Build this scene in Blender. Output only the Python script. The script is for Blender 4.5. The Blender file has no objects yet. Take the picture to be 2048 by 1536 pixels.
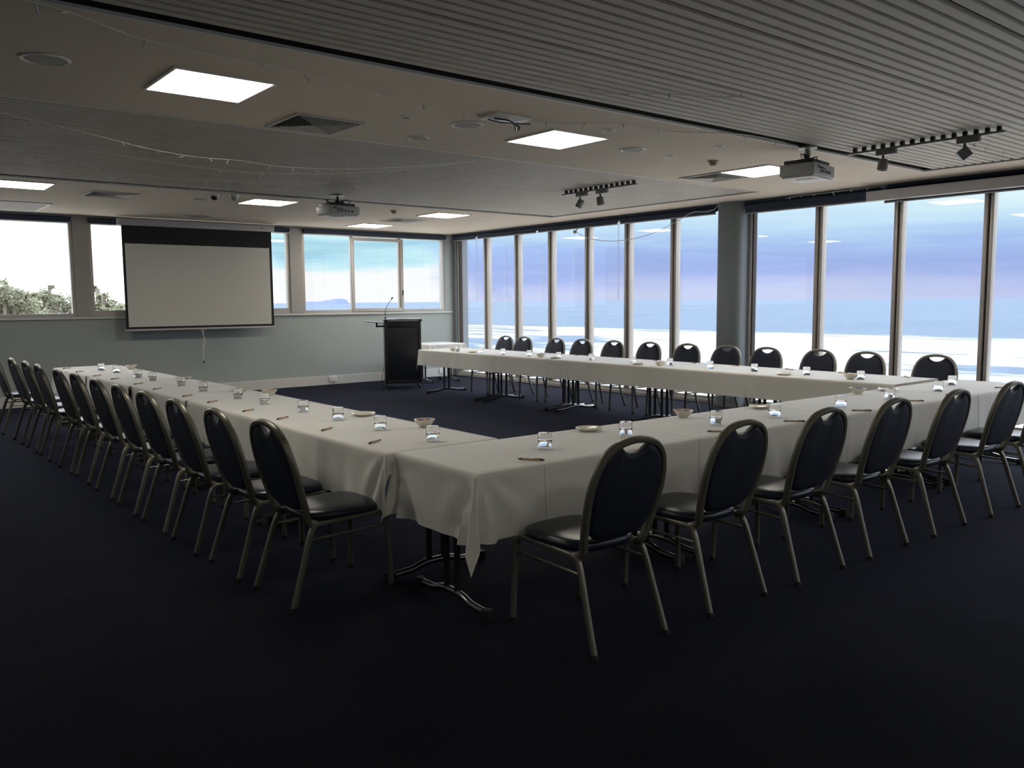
import bpy, bmesh, math, random
from mathutils import Vector, Matrix
random.seed(7)
PI = math.pi
SC = bpy.context.scene
C = SC.collection

# ------------------------------------------------------------------ camera
R = ((0.7767539, -0.62975763, -0.00766209),
     (-0.06815772, -0.07196009, -0.99507601),
     (0.62610534, 0.77345141, -0.09881812))
EYE = Vector((0.0, 0.0, 1.55))
FPX = 1674.0
cd = bpy.data.cameras.new('camera')
cam = bpy.data.objects.new('camera', cd)
C.objects.link(cam)
cd.sensor_width = 36.0
cd.lens = FPX / 2048.0 * 36.0
cd.clip_end = 20000
_m = Matrix(((R[0][0], -R[1][0], -R[2][0], 0), (R[0][1], -R[1][1], -R[2][1], 0), (R[0][2], -R[1][2], -R[2][2], 0), (0, 0, 0, 1)))
_m.translation = EYE
cam.matrix_world = _m
SC.camera = cam
SC.view_settings.view_transform = 'Standard'
SC.view_settings.look = 'None'
SC.view_settings.gamma = 1.0
SC.view_settings.use_curve_mapping = False
SC.view_settings.exposure = 0.0
SC.cycles.max_bounces = 9
SC.cycles.diffuse_bounces = 5
SC.cycles.glossy_bounces = 4
SC.cycles.transmission_bounces = 8
SC.cycles.transparent_max_bounces = 12
SC.cycles.caustics_reflective = False
SC.cycles.sample_clamp_indirect = 6.0
LAMP = 21.0          # radiance of the ceiling panels
SKY_HIGH = 5.0     # radiance of the overcast sky above the view

# ------------------------------------------------------------------ world (overcast sky over the sea)
def lin(c):
    return tuple(((v / 255.0) / 12.92 if v <= 10 else (((v / 255.0) + 0.055) / 1.055) ** 2.4) for v in c)
W = bpy.data.worlds.new('world'); SC.world = W; W.use_nodes = True
nt = W.node_tree; N = nt.nodes; Lk = nt.links; N.clear()
def nd(tree, t, **kw):
    n = tree.nodes.new(t)
    for k, v in kw.items(): setattr(n, k, v)
    return n
def math_(tree, op, a, b=None, c=None, clamp=False):
    n = tree.nodes.new('ShaderNodeMath'); n.operation = op; n.use_clamp = clamp
    for i, v in enumerate((a, b, c)):
        if v is None: continue
        if isinstance(v, (int, float)): n.inputs[i].default_value = v
        else: tree.links.new(v, n.inputs[i])
    return n.outputs[0]
def ramp(tree, fac, stops, interp='LINEAR'):
    n = tree.nodes.new('ShaderNodeValToRGB'); cr = n.color_ramp; cr.interpolation = interp
    while len(cr.elements) < len(stops): cr.elements.new(0.5)
    for e, (p, c) in zip(cr.elements, stops):
        e.position = p; e.color = (c[0], c[1], c[2], 1)
    tree.links.new(fac, n.inputs[0]); return n.outputs[0]
tc = nd(nt, 'ShaderNodeTexCoord'); sep = nd(nt, 'ShaderNodeSeparateXYZ'); Lk.new(tc.outputs['Generated'], sep.inputs[0])
X_, Y_, Z_ = sep.outputs
mp = nd(nt, 'ShaderNodeMapping'); mp.inputs['Scale'].default_value = (2.2, 2.2, 26.0); Lk.new(tc.outputs['Generated'], mp.inputs[0])
no = nd(nt, 'ShaderNodeTexNoise'); no.inputs['Scale'].default_value = 1.6; no.inputs['Detail'].default_value = 6; no.inputs['Roughness'].default_value = .55
Lk.new(mp.outputs[0], no.inputs['Vector'])
nz = math_(nt, 'SUBTRACT', no.outputs[0], 0.5)
hyp = math_(nt, 'SQRT', math_(nt, 'ADD', math_(nt, 'MULTIPLY', X_, X_), math_(nt, 'MULTIPLY', Y_, Y_)))
cosaz = math_(nt, 'DIVIDE', Y_, math_(nt, 'MAXIMUM', hyp, 1e-4))
el = math_(nt, 'MULTIPLY_ADD', nz, 0.075, math_(nt, 'MULTIPLY', Z_, 1.0))
fac = math_(nt, 'MULTIPLY', el, 3.3, clamp=True)        # 1.0 = sin(el) .30
def e_(deg): return math.sin(math.radians(deg)) * 3.3
H_ = SKY_HIGH
sky_r = ramp(nt, fac, [(0, lin((204, 213, 246))), (e_(1.0), lin((190, 201, 244))), (e_(2.0), lin((164, 184, 238))), (e_(3.3), lin((172, 198, 246))),
                       (e_(4.6), lin((196, 228, 254))), (e_(6.2), lin((222, 247, 255))), (e_(9), (1.0, 1.02, 1.02)), (1.0, (1, 1, 1))])
sky_l = ramp(nt, fac, [(0, (1.0, 1.0, 1.0)), (e_(2.2), (1.0, 1.0, 1.0)), (e_(2.9), lin((205, 243, 250))), (e_(3.6), lin((170, 218, 238))), (e_(4.4), lin((205, 244, 252))), (e_(7), (1, 1, 1)), (1.0, (1, 1, 1))])
fl = nd(nt, 'ShaderNodeMapRange'); fl.interpolation_type = 'SMOOTHSTEP'
Lk.new(math_(nt, 'MULTIPLY_ADD', nz, .06, cosaz), fl.inputs[0]); fl.inputs[1].default_value = .80; fl.inputs[2].default_value = .84
fw = nd(nt, 'ShaderNodeMapRange'); fw.interpolation_type = 'SMOOTHSTEP'
Lk.new(math_(nt, 'MULTIPLY_ADD', nz, .05, cosaz), fw.inputs[0]); fw.inputs[1].default_value = .92; fw.inputs[2].default_value = .955
m1 = nd(nt, 'ShaderNodeMix', data_type='RGBA'); Lk.new(fl.outputs[0], m1.inputs[0]); Lk.new(sky_r, m1.inputs[6]); Lk.new(sky_l, m1.inputs[7])
m2 = nd(nt, 'ShaderNodeMix', data_type='RGBA'); Lk.new(fw.outputs[0], m2.inputs[0]); Lk.new(m1.outputs[2], m2.inputs[6]); m2.inputs[7].default_value = (2.6, 2.65, 2.6, 1)
hi = nd(nt, 'ShaderNodeMapRange'); hi.interpolation_type = 'SMOOTHSTEP'; Lk.new(Z_, hi.inputs[0]); hi.inputs[1].default_value = .15; hi.inputs[2].default_value = .38
m3 = nd(nt, 'ShaderNodeMix', data_type='RGBA'); Lk.new(hi.outputs[0], m3.inputs[0]); Lk.new(m2.outputs[2], m3.inputs[6]); m3.inputs[7].default_value = (H_ * .94, H_ * .99, H_ * 1.10, 1)
bg = nd(nt, 'ShaderNodeBackground'); Lk.new(m3.outputs[2], bg.inputs[0]); bg.inputs[1].default_value = 1.07
ow = nd(nt, 'ShaderNodeOutputWorld'); Lk.new(bg.outputs[0], ow.inputs[0])

# ------------------------------------------------------------------ pixel -> world (2048x1536 frame, used to read positions off the photograph)
def ray(u, v):
    a, b, c = u - 1024.0, v - 768.0, FPX
    return Vector((R[0][0] * a + R[1][0] * b + R[2][0] * c, R[0][1] * a + R[1][1] * b + R[2][1] * c, R[0][2] * a + R[1][2] * b + R[2][2] * c))
def onz(u, v, z):
    d = ray(u, v); return EYE + d * ((z - EYE.z) / d.z)
def onx(u, v, x):
    d = ray(u, v); return EYE + d * ((x - EYE.x) / d.x)
def ony(u, v, y):
    d = ray(u, v); return EYE + d * ((y - EYE.y) / d.y)

# ------------------------------------------------------------------ materials
MC = {}
def mat(name, col, rough=.6, metal=0.0, noise=0.0, nscale=8.0, bump=0.0, bscale=60.0, spec=.5, coat=0.0, stretch=None):
    if name in MC: return MC[name]
    m = bpy.data.materials.new(name); m.use_nodes = True; t = m.node_tree; b = t.nodes['Principled BSDF']
    b.inputs['Roughness'].default_value = rough; b.inputs['Metallic'].default_value = metal
    b.inputs['Specular IOR Level'].default_value = spec; b.inputs['Coat Weight'].default_value = coat
    co = t.nodes.new('ShaderNodeTexCoord')
    n1 = t.nodes.new('ShaderNodeTexNoise'); n1.inputs['Scale'].default_value = nscale; n1.inputs['Detail'].default_value = 5
    if stretch:
        mpn = t.nodes.new('ShaderNodeMapping'); mpn.inputs['Scale'].default_value = stretch
        t.links.new(co.outputs['Object'], mpn.inputs[0]); t.links.new(mpn.outputs[0], n1.inputs['Vector'])
    else: t.links.new(co.outputs['Object'], n1.inputs['Vector'])
    k0 = max(0, 1 - noise); k1 = 1 + noise
    o = ramp(t, n1.outputs[0], [(.3, tuple(min(1, c * k0) for c in col)), (.7, tuple(min(1, c * k1) for c in col))])
    t.links.new(o, b.inputs['Base Color'])
    if bump:
        n2 = t.nodes.new('ShaderNodeTexNoise'); n2.inputs['Scale'].default_value = bscale; n2.inputs['Detail'].default_value = 3
        t.links.new(co.outputs['Object'], n2.inputs['Vector'])
        bp = t.nodes.new('ShaderNodeBump'); bp.inputs['Strength'].default_value = bump; bp.inputs['Distance'].default_value = .01
        t.links.new(n2.outputs[0], bp.inputs['Height']); t.links.new(bp.outputs[0], b.inputs['Normal'])
    MC[name] = m; return m
def emis(name, col, s):
    m = bpy.data.materials.new(name); m.use_nodes = True; t = m.node_tree; t.nodes.clear()
    e = t.nodes.new('ShaderNodeEmission'); e.inputs[0].default_value = (*col, 1); e.inputs[1].default_value = s
    o = t.nodes.new('ShaderNodeOutputMaterial'); t.links.new(e.outputs[0], o.inputs[0]); MC[name] = m; return m

CEIL = mat('ceiling_paint', (.74, .65, .55), .8, noise=.03, nscale=2, bump=.05, bscale=30)
WALLP = mat('wall_paint', (.40, .44, .43), .75, noise=.03, nscale=2, bump=.05, bscale=40)
PIER = mat('pier_paint', (.42, .41, .385), .7, noise=.03)
SKIRT = mat('skirting_paint', (.66, .65, .62), .5, noise=.03)
ALU = mat('window_aluminium', (.50, .465, .425), .38, .25, noise=.03)
GASK = mat('window_gasket', (.03, .022, .018), .6, noise=.1)
COLM = mat('column_paint', (.19, .215, .235), .55, noise=.04)
BLIND = mat('blind_fabric', (.03, .045, .075), .8, noise=.1, bump=.1, bscale=300)
BRAIL = mat('blind_rail', (.38, .39, .40), .4, .4)
CASE = mat('screen_casing', (.50, .49, .50), .45, noise=.02)
SCRW = mat('screen_matte_white', (.64, .625, .58), .9, noise=.01)
SCRB = mat('screen_black_border', (.012, .013, .015), .8, noise=.1)
LINEN = mat('white_linen', (.78, .77, .73), .85, noise=.025, nscale=5, bump=.18, bscale=420)
_b = LINEN.node_tree.nodes['Principled BSDF']; _b.inputs['Sheen Weight'].default_value = 1.0; _b.inputs['Sheen Roughness'].default_value = .30
VINYL = mat('navy_vinyl_seat', (.010, .016, .028), .26, noise=.15, nscale=20, bump=.12, bscale=220, spec=.4)
FABR = mat('navy_back_fabric', (.006, .010, .023), .62, noise=.15, nscale=30, bump=.12, bscale=300, spec=.35)
FRAME = mat('bronze_frame', (.175, .168, .138), .36, .5, noise=.10, nscale=60, bump=.10, bscale=260)
RUBB = mat('black_rubber', (.012, .012, .013), .7, noise=.1)
BLKM = mat('black_metal', (.015, .016, .02), .4, .3, noise=.1)
CHRM = mat('worn_chrome', (.45, .44, .42), .22, .95, noise=.05)
LEGD = mat('dark_table_post', (.05, .055, .065), .35, .6, noise=.1)
TTOP = mat('table_laminate', (.35, .30, .24), .5, noise=.08)
BLKP = mat('black_plastic', (.014, .015, .018), .35, noise=.1)
LECT = mat('lectern_black_laminate', (.010, .012, .017), .28, noise=.1)
WHTP = mat('white_plastic', (.80, .79, .75), .4, noise=.03)
PROJ = mat('projector_grey', (.42, .42, .41), .45, noise=.03)
PROJB = mat('projector_underside', (.60, .57, .54), .4, noise=.03)
CERA = mat('cream_ceramic', (.70, .68, .58), .18, noise=.03, coat=.4)
KRAFT = mat('kraft_card', (.42, .28, .15), .6, noise=.1, nscale=80)
WIRE = mat('pale_wire', (.78, .77, .72), .5, noise=.05)
BULB = mat('clear_bulb_plastic', (.7, .7, .66), .15, noise=.05)
CORR = mat('corrugated_sheet', (.53, .49, .435), .55, noise=.05, nscale=3, bump=.2, bscale=200)
VOID = mat('recess_dark_lining', (.035, .033, .03), .9, noise=.1)
GRIL = mat('vent_metal', (.55, .53, .50), .45, noise=.03)
SPKG = mat('speaker_mesh', (.40, .38, .36), .6, noise=.05, bump=.3, bscale=500)
TREEM = mat('leaf_olive', (.15, .155, .09), .7, noise=.35, nscale=.8)
BARK = mat('bark', (.20, .17, .14), .9, noise=.2, nscale=6)
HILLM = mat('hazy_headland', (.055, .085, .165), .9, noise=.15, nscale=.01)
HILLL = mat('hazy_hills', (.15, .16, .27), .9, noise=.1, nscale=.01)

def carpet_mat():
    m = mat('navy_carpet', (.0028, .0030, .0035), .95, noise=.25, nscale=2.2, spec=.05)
    t = m.node_tree; b = t.nodes['Principled BSDF']
    co = t.nodes.new('ShaderNodeTexCoord'); v = t.nodes.new('ShaderNodeTexVoronoi'); v.inputs['Scale'].default_value = 170
    t.links.new(co.outputs['Object'], v.inputs['Vector'])
    bp = t.nodes.new('ShaderNodeBump'); bp.inputs['Strength'].default_value = .5; bp.inputs['Distance'].default_value = .004
    t.links.new(v.outputs['Distance'], bp.inputs['Height']); t.links.new(bp.outputs[0], b.inputs['Normal'])
    b.inputs['Sheen Weight'].default_value = .17; b.inputs['Sheen Tint'].default_value = (.34, .37, .62, 1); b.inputs['Sheen Roughness'].default_value = .36
    return m
CARP = carpet_mat()

def pane_mat(name, tint=(.97, .98, .98), refl=1.0):
    m = bpy.data.materials.new(name); m.use_nodes = True; t = m.node_tree; t.nodes.clear()
    tr = t.nodes.new('ShaderNodeBsdfTransparent'); tr.inputs[0].default_value = (*tint, 1)
    g = t.nodes.new('ShaderNodeBsdfGlossy'); g.inputs['Roughness'].default_value = .01; g.inputs[0].default_value = (refl, refl, refl, 1)
    f = t.nodes.new('ShaderNodeFresnel'); ge = t.nodes.new('ShaderNodeNewGeometry')
    t.links.new(math_(t, 'MULTIPLY_ADD', ge.outputs['Backfacing'], -.8333, 1.5), f.inputs[0])   # same reflectance on both faces of the thin pane
    mx = t.nodes.new('ShaderNodeMixShader'); t.links.new(f.outputs[0], mx.inputs[0]); t.links.new(tr.outputs[0], mx.inputs[1]); t.links.new(g.outputs[0], mx.inputs[2])
    o = t.nodes.new('ShaderNodeOutputMaterial'); t.links.new(mx.outputs[0], o.inputs[0]); MC[name] = m; return m
PANE = pane_mat('window_glass')
def glass_mat():
    m = bpy.data.materials.new('drinking_glass'); m.use_nodes = True; b = m.node_tree.nodes['Principled BSDF']
    b.inputs['Base Color'].default_value = (1, 1, 1, 1); b.inputs['Roughness'].default_value = .0; b.inputs['Transmission Weight'].default_value = 1; b.inputs['IOR'].default_value = 1.5
    return m
GLASS = glass_mat()

def sea_mat():
    m = bpy.data.materials.new('sea_water'); m.use_nodes = True; t = m.node_tree; b = t.nodes['Principled BSDF']
    co = t.nodes.new('ShaderNodeTexCoord'); sp = t.nodes.new('ShaderNodeSeparateXYZ'); t.links.new(co.outputs['Object'], sp.inputs[0])
    def noise(scale, st, det=5, ro=.6):
        mpn = t.nodes.new('ShaderNodeMapping'); mpn.inputs['Scale'].default_value = st; t.links.new(co.outputs['Object'], mpn.inputs[0])
        n = t.nodes.new('ShaderNodeTexNoise'); n.inputs['Scale'].default_value = scale; n.inputs['Detail'].default_value = det; n.inputs['Roughness'].default_value = ro
        t.links.new(mpn.outputs[0], n.inputs['Vector']); return n.outputs[0]
    # surf zone: everything nearer the shore than about x = 170
    edge = noise(.02, (1.0, .5, 1))
    d = math_(t, 'ADD', math_(t, 'ADD', sp.outputs[0], math_(t, 'MULTIPLY', sp.outputs[1], .06)), math_(t, 'MULTIPLY', math_(t, 'SUBTRACT', edge, .5), 70.0))
    zone = t.nodes.new('ShaderNodeMapRange'); zone.interpolation_type = 'SMOOTHSTEP'; t.links.new(d, zone.inputs[0]); zone.inputs[1].default_value = 178; zone.inputs[2].default_value = 168
    n1 = noise(.045, (2.2, .45, 1), 7, .62)
    # fewer breakers to the far left (large y): the streaks open up
    far = t.nodes.new('ShaderNodeMapRange'); t.links.new(math_(t, 'SUBTRACT', sp.outputs[1], sp.outputs[0]), far.inputs[0]); far.inputs[1].default_value = -20; far.inputs[2].default_value = 60
    far.inputs[3].default_value = .385; far.inputs[4].default_value = .50
    st = t.nodes.new('ShaderNodeMapRange'); st.interpolation_type = 'SMOOTHSTEP'; t.links.new(math_(t, 'SUBTRACT', n1, far.outputs[0]), st.inputs[0]); st.inputs[1].default_value = -.03; st.inputs[2].default_value = .05
    shore = t.nodes.new('ShaderNodeMapRange'); shore.interpolation_type = 'SMOOTHSTEP'; t.links.new(d, shore.inputs[0]); shore.inputs[1].default_value = 125; shore.inputs[2].default_value = 95; shore.inputs[3].default_value = 0; shore.inputs[4].default_value = .075
    nsh = math_(t, 'SUBTRACT', math_(t, 'SUBTRACT', n1, far.outputs[0]), shore.outputs[0]); t.links.new(nsh, st.inputs[0])
    foam = math_(t, 'MULTIPLY', zone.outputs[0], st.outputs[0])
    n2 = noise(.01, (1.0, 3.0, 1), 4)
    wat = ramp(t, n2, [(.3, (.064, .097, .142)), (.7, (.077, .113, .155))])
    mx = t.nodes.new('ShaderNodeMix'); mx.data_type = 'RGBA'; t.links.new(foam, mx.inputs[0]); t.links.new(wat, mx.inputs[6]); mx.inputs[7].default_value = (.27, .277, .272, 1)
    t.links.new(mx.outputs[2], b.inputs['Base Color']); b.inputs['Roughness'].default_value = .6; b.inputs['Specular IOR Level'].default_value = .04
    return m
SEA = sea_mat()
SAND = mat('pale_sand', (.40, .37, .32), .95, noise=.1, nscale=.3, bump=.2, bscale=2)

# ------------------------------------------------------------------ mesh helpers
def box(bm, x0, x1, y0, y1, z0, z1, bev=0.0, M=None):
    vs = [bm.verts.new((x, y, z)) for z in (z0, z1) for y in (y0, y1) for x in (x0, x1)]
    fs = [(0, 2, 3, 1), (4, 5, 7, 6), (0, 1, 5, 4), (2, 6, 7, 3), (0, 4, 6, 2), (1, 3, 7, 5)]
    F = [bm.faces.new([vs[i] for i in f]) for f in fs]
    if bev > 0:
        es = list({e for f in F for e in f.edges})
        r = bmesh.ops.bevel(bm, geom=es, offset=bev, segments=2, affect='EDGES', profile=.6)
        vs = list({v for f in r['faces'] for v in f.verts} | {v for v in vs if v.is_valid})
    if M is not None:
        bmesh.ops.transform(bm, matrix=M, verts=vs)
    return vs
def catmull(pts, n=5, closed=False):
    P = [Vector(p) for p in pts]; out = []
    k = len(P)
    rng = range(k if closed else k - 1)
    for i in rng:
        if closed: a, b, c, d = P[(i - 1) % k], P[i], P[(i + 1) % k], P[(i + 2) % k]
        else: a, b, c, d = P[max(i - 1, 0)], P[i], P[i + 1], P[min(i + 2, k - 1)]
        for j in range(n):
            t = j / n
            out.append(.5 * ((2 * b) + (-a + c) * t + (2 * a - 5 * b + 4 * c - d) * t * t + (-a + 3 * b - 3 * c + d) * t ** 3))
    if not closed: out.append(P[-1])
    return out
def tube(bm, pts, r, n=8, ry=None, up=None, closed=False, cap=True, power=1.0):
    """sweep a round / oval (r across, ry along the 'up' hint) section"""
    P = [Vector(p) for p in pts]; K = len(P); ry = r if ry is None else ry
    rings = []; ref = Vector(up) if up else None; prev = None
    for i in range(K):
        if closed: tg = P[(i + 1) % K] - P[i - 1]
        else: tg = P[min(i + 1, K - 1)] - P[max(i - 1, 0)]
        if tg.length < 1e-9: tg = Vector((0, 0, 1))
        tg.normalize()
        if ref is not None: b = ref - tg * ref.dot(tg)
        elif prev is None:
            h = Vector((0, 0, 1)) if abs(tg.z) < .9 else Vector((1, 0, 0)); b = h - tg * h.dot(tg)
        else: b = prev - tg * prev.dot(tg)
        if b.length < 1e-6: b = tg.orthogonal()
        b.normalize(); prev = b; a = tg.cross(b)
        ring = []
        for k in range(n):
            th = 2 * PI * (k + .5) / n
            cx, sx = math.cos(th), math.sin(th)
            if power != 1.0:
                cx = math.copysign(abs(cx) ** power, cx); sx = math.copysign(abs(sx) ** power, sx)
            ring.append(bm.verts.new(P[i] + a * (r * cx) + b * (ry * sx)))
        rings.append(ring)
    for i in range(K if closed else K - 1):
        A, B = rings[i], rings[(i + 1) % K]
        for k in range(n): bm.faces.new((A[k], A[(k + 1) % n], B[(k + 1) % n], B[k]))
    if cap and not closed:
        bm.faces.new(list(reversed(rings[0]))); bm.faces.new(rings[-1])
    return [v for r_ in rings for v in r_]
def lathe(bm, prof, n=24, M=None, closed=False):
    rings = []; vs = []
    for (r, z) in prof:
        if r < 1e-6: v = bm.verts.new((0, 0, z)); rings.append([v]); vs.append(v)
        else:
            ring = [bm.verts.new((r * math.cos(2 * PI * k / n), r * math.sin(2 * PI * k / n), z)) for k in range(n)]
            rings.append(ring); vs += ring
    R2 = rings + ([rings[0]] if closed else [])
    for A, B in zip(R2, R2[1:]):
        if len(A) == 1 and len(B) == 1: continue
        for k in range(n):
            if len(A) == 1: bm.faces.new((A[0], B[(k + 1) % n], B[k]))
            elif len(B) == 1: bm.faces.new((A[k], A[(k + 1) % n], B[0]))
            else: bm.faces.new((A[k], A[(k + 1) % n], B[(k + 1) % n], B[k]))
    if M is not None: bmesh.ops.transform(bm, matrix=M, verts=vs)
    return vs
def obj(name, bm, m, parent=None, smooth=True, angle=40):
    bmesh.ops.recalc_face_normals(bm, faces=bm.faces)
    me = bpy.data.meshes.new(name); 
    if smooth:
        ca = math.radians(angle)
        for f in bm.faces: f.smooth = True
        for e in bm.edges:
            if len(e.link_faces) == 2 and e.calc_face_angle(0) > ca: e.smooth = False
    bm.to_mesh(me); bm.free(); me.materials.append(m)
    o = bpy.data.objects.new(name, me); C.objects.link(o)
    if parent: o.parent = parent
    return o
def nb(): return bmesh.new()
def thing(name, label, cat, loc=(0, 0, 0), rz=0.0, group=None):
    o = bpy.data.objects.new(name, None); C.objects.link(o); o.location = loc; o.rotation_euler = (0, 0, rz); o.empty_display_size = .1
    o['label'] = label; o['category'] = cat
    if group: o['group'] = group
    return o
def tag(o, label, cat, group=None, kind=None):
    o['label'] = label; o['category'] = cat
    if group: o['group'] = group
    if kind: o['kind'] = kind
    return o
def struct(name, bm, m, smooth=False, label=None):
    o = obj(name, bm, m, None, smooth); o['kind'] = 'structure'
    if label: o['label'] = label
    return o
def copy_tree(o, parent=None):
    c = o.copy(); C.objects.link(c)
    if parent: c.parent = parent
    for ch in o.children[:]: copy_tree(ch, c)
    return c
def dup(root, loc, rz, label, group=None):
    kids = list(root.children)
    r = root.copy(); C.objects.link(r); r.location = loc; r.rotation_euler = (0, 0, rz); r['label'] = label
    if group: r['group'] = group
    for ch in kids:
        c = ch.copy(); C.objects.link(c); c.parent = r
        for g in list(ch.children):
            d = g.copy(); C.objects.link(d); d.parent = c
    return r
ORD = ['nearest', 'second', 'third', 'fourth', 'fifth', 'sixth', 'seventh', 'eighth', 'ninth', 'tenth', 'eleventh', 'twelfth', 'thirteenth']

# ------------------------------------------------------------------ room shell
GX, FY, CZ = 10.2, 14.46, 2.92       # glass wall, far wall, ceiling
LX, BY = -4.0, -6.0
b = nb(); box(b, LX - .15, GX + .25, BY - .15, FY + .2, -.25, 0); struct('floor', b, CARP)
# ceiling with two recesses that hold the corrugated sheets
RA = (-2.6, 9.36, .2, 4.40)
RB = (-2.6, 9.36, 6.47, 10.50)
b = nb()
box(b, LX - .15, RA[0], BY - .15, FY + .2, CZ, CZ + .25)
box(b, RA[1], GX + .25, BY - .15, FY + .2, CZ, CZ + .25)
for y0, y1 in ((BY - .15, RA[2]), (RA[3], RB[2]), (RB[3], FY + .2)):
    box(b, RA[0], RA[1], y0, y1, CZ, CZ + .25)
box(b, LX - .15, GX + .25, BY - .15, FY + .2, CZ + .25, CZ + .32)
struct('ceiling', b, CEIL)
b = nb(); box(b, LX - .15, LX, BY - .15, FY, 0, CZ); struct('wall_left', b, WALLP)
b = nb(); box(b, LX, GX + .25, BY - .15, BY, 0, CZ); struct('wall_back', b, WALLP)
# far wall: dado below the windows, piers, header
W1, W2, W3 = (-3.0, 2.973), (3.205, 6.53), (6.78, 9.93)
b = nb()
box(b, LX, GX + .25, FY, FY + .2, 0, 1.36)
box(b, LX, GX + .25, FY, FY + .2, 2.84, CZ)
for x0, x1 in ((LX, W1[0]), (W1[1], W2[0]), (W2[1], W3[0]), (W3[1], GX + .25)):
    box(b, x0, x1, FY, FY + .2, 1.36, 2.84)
struct('wall_far', b, WALLP)
b = nb()
for x0, x1 in ((W1[1] + .0, W2[0]), (W2[1], W3[0])): box(b, x0 + .004, x1 - .004, FY - .012, FY - .002, 1.37, 2.9)
struct('trim_1', b, PIER)
b = nb(); box(b, LX, 10.08, FY - .018, FY, 0, .165, .004); struct('baseboard_far', b, SKIRT)
b = nb(); box(b, LX + .01, 10.10, FY - .03, FY - .001, 1.315, 1.345, .004); struct('trim_2', b, SKIRT)
b = nb(); box(b, LX, LX + .018, BY, FY - .02, 0, .165, .004); struct('baseboard_left', b, SKIRT)

# far wall windows
def far_window(n, x0, x1, zs, mulls, zt=2.84, sash=None, sill=.0):
    f = nb(); t = .045
    y0, y1 = FY + .01, FY + .10
    box(f, x0, x0 + t, y0, y1, zs, zt); box(f, x1 - t, x1, y0, y1, zs, zt)
    box(f, x0 + t, x1 - t, y0, y1, zs, zs + t + sill); box(f, x0 + t, x1 - t, y0, y1, zt - t, zt)
    fo = struct('window_%d' % n, f, ALU)
    xs = [x0 + t] + mulls + [x1 - t]
    for i, mx_ in enumerate(mulls):
        m = nb(); box(m, mx_ - .025, mx_ + .025, y0 + .015, y1 - .015, zs + t + sill, zt - t, .003); obj('mullion', m, ALU, fo)
    for a, c in zip(xs, xs[1:]):
        p = nb(); box(p, a + (.025 if a in mulls else 0), c - (.025 if c in mulls else 0), y0 + .04, y0 + .046, zs + t + sill, zt - t)
        obj('glass_pane', p, PANE, fo, smooth=False)
    if sash:
        m = nb(); a, c = sash; w = .05
        yy0, yy1 = FY - .012, FY + .012
        box(m, a, a + w, yy0, yy1, zs + .005, zt - .06, .003); box(m, c - w, c, yy0, yy1, zs + .005, zt - .06, .003)
        box(m, a + w, c - w, yy0, yy1, zs + .005, zs + .07, .003); box(m, a + w, c - w, yy0, yy1, zt - .12, zt - .06, .003)
        s = obj('sliding_sash', m, ALU, fo)
        h = nb(); box(h, c - .035, c - .015, FY - .03, FY - .010, 1.68, 1.78, .004); k = obj('latch', h, BLKP, s)
    return fo
far_window(1, W1[0], W1[1], 1.36, [0.0])
far_window(2, W2[0], W2[1], 1.36, [4.85], sill=.045)
far_window(3, W3[0], W3[1], 1.36, [7.81, 8.87], sash=(7.79, 8.93))

# glass wall (right): two bays of tall panes either side of the column
def bay(n, ya, yb, mulls):
    f = nb(); x0, x1 = GX - .02, GX + .10
    box(f, x0 - .03, x1, ya, yb, 0, .055, .004); box(f, x0 + .01, x1 - .02, ya, yb, .055, .10, .003)
    box(f, x0, x1, ya, yb, 2.84, CZ)
    box(f, x0, x1, ya, ya + .035, .10, 2.84, .003); box(f, x0, x1, yb - .035, yb, .10, 2.84, .003)
    fo = struct('window_%d' % n, f, ALU)
    for y in (ya + .045, yb - .045):
        g = nb(); box(g, x0 + .02, x1 - .02, y - .010, y + .010, .10, 2.84); obj('gasket', g, GASK, fo, smooth=False)
    ys = [ya + .055] + mulls + [yb - .055]
    for y in mulls:
        m = nb(); box(m, x0 - .02, x1, y + .012, y + .052, .10, 2.84, .003); mo = obj('mullion', m, ALU, fo)
        m = nb(); box(m, x0 + .005, x1 - .01, y - .045, y - .006, .10, 2.84, .003); obj('glazing_bead', m, ALU, mo)
        m = nb(); box(m, x0 + .02, x1 - .02, y - .006, y + .012, .10, 2.84); obj('gasket', m, GASK, mo, smooth=False)
    for a, c in zip(ys, ys[1:]):
        p = nb(); box(p, GX + .03, GX + .038, a + (.052 if a in mulls else 0), c - (.045 if c in mulls else 0), .10, 2.84)
        obj('glass_pane', p, PANE, fo, smooth=False)
    return fo
bay(4, 7.66, 14.36, [8.58, 9.55, 10.48, 11.44, 12.40, 13.37])
bay(5, BY + .05, 7.20, [-5.3, -4.3, -3.25, -2.2, -1.15, -.1, .95, 1.97, 3.0, 4.03, 5.06, 6.12])
b = nb(); box(b, GX - .06, GX + .25, 14.36, FY, 0, CZ, .004); struct('wall_right_corner', b, COLM)
# rounded column between the bays
b = nb()
sec = []
for k in range(48):
    th = 2 * PI * k / 48; cx, sx = math.cos(th), math.sin(th)
    sec.append((GX - .04 + .20 * math.copysign(abs(cx) ** .55, cx), 7.43 + .215 * math.copysign(abs(sx) ** .55, sx)))
lo = [b.verts.new((x, y, 0)) for x, y in sec]; up_ = [b.verts.new((x, y, CZ)) for x, y in sec]
for k in range(48): b.faces.new((lo[k], lo[(k + 1) % 48], up_[(k + 1) % 48], up_[k]))
b.faces.new(up_); b.faces.new(list(reversed(lo)))
o = struct('wall_column', b, COLM, smooth=True)
# dark head above the blinds on the glass wall
b = nb(); box(b, GX - .14, GX - .02, 7.66, 14.36, 2.885, CZ); box(b, GX - .14, GX - .02, BY, 7.20, 2.885, CZ); struct('trim_3', b, BLIND)

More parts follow.
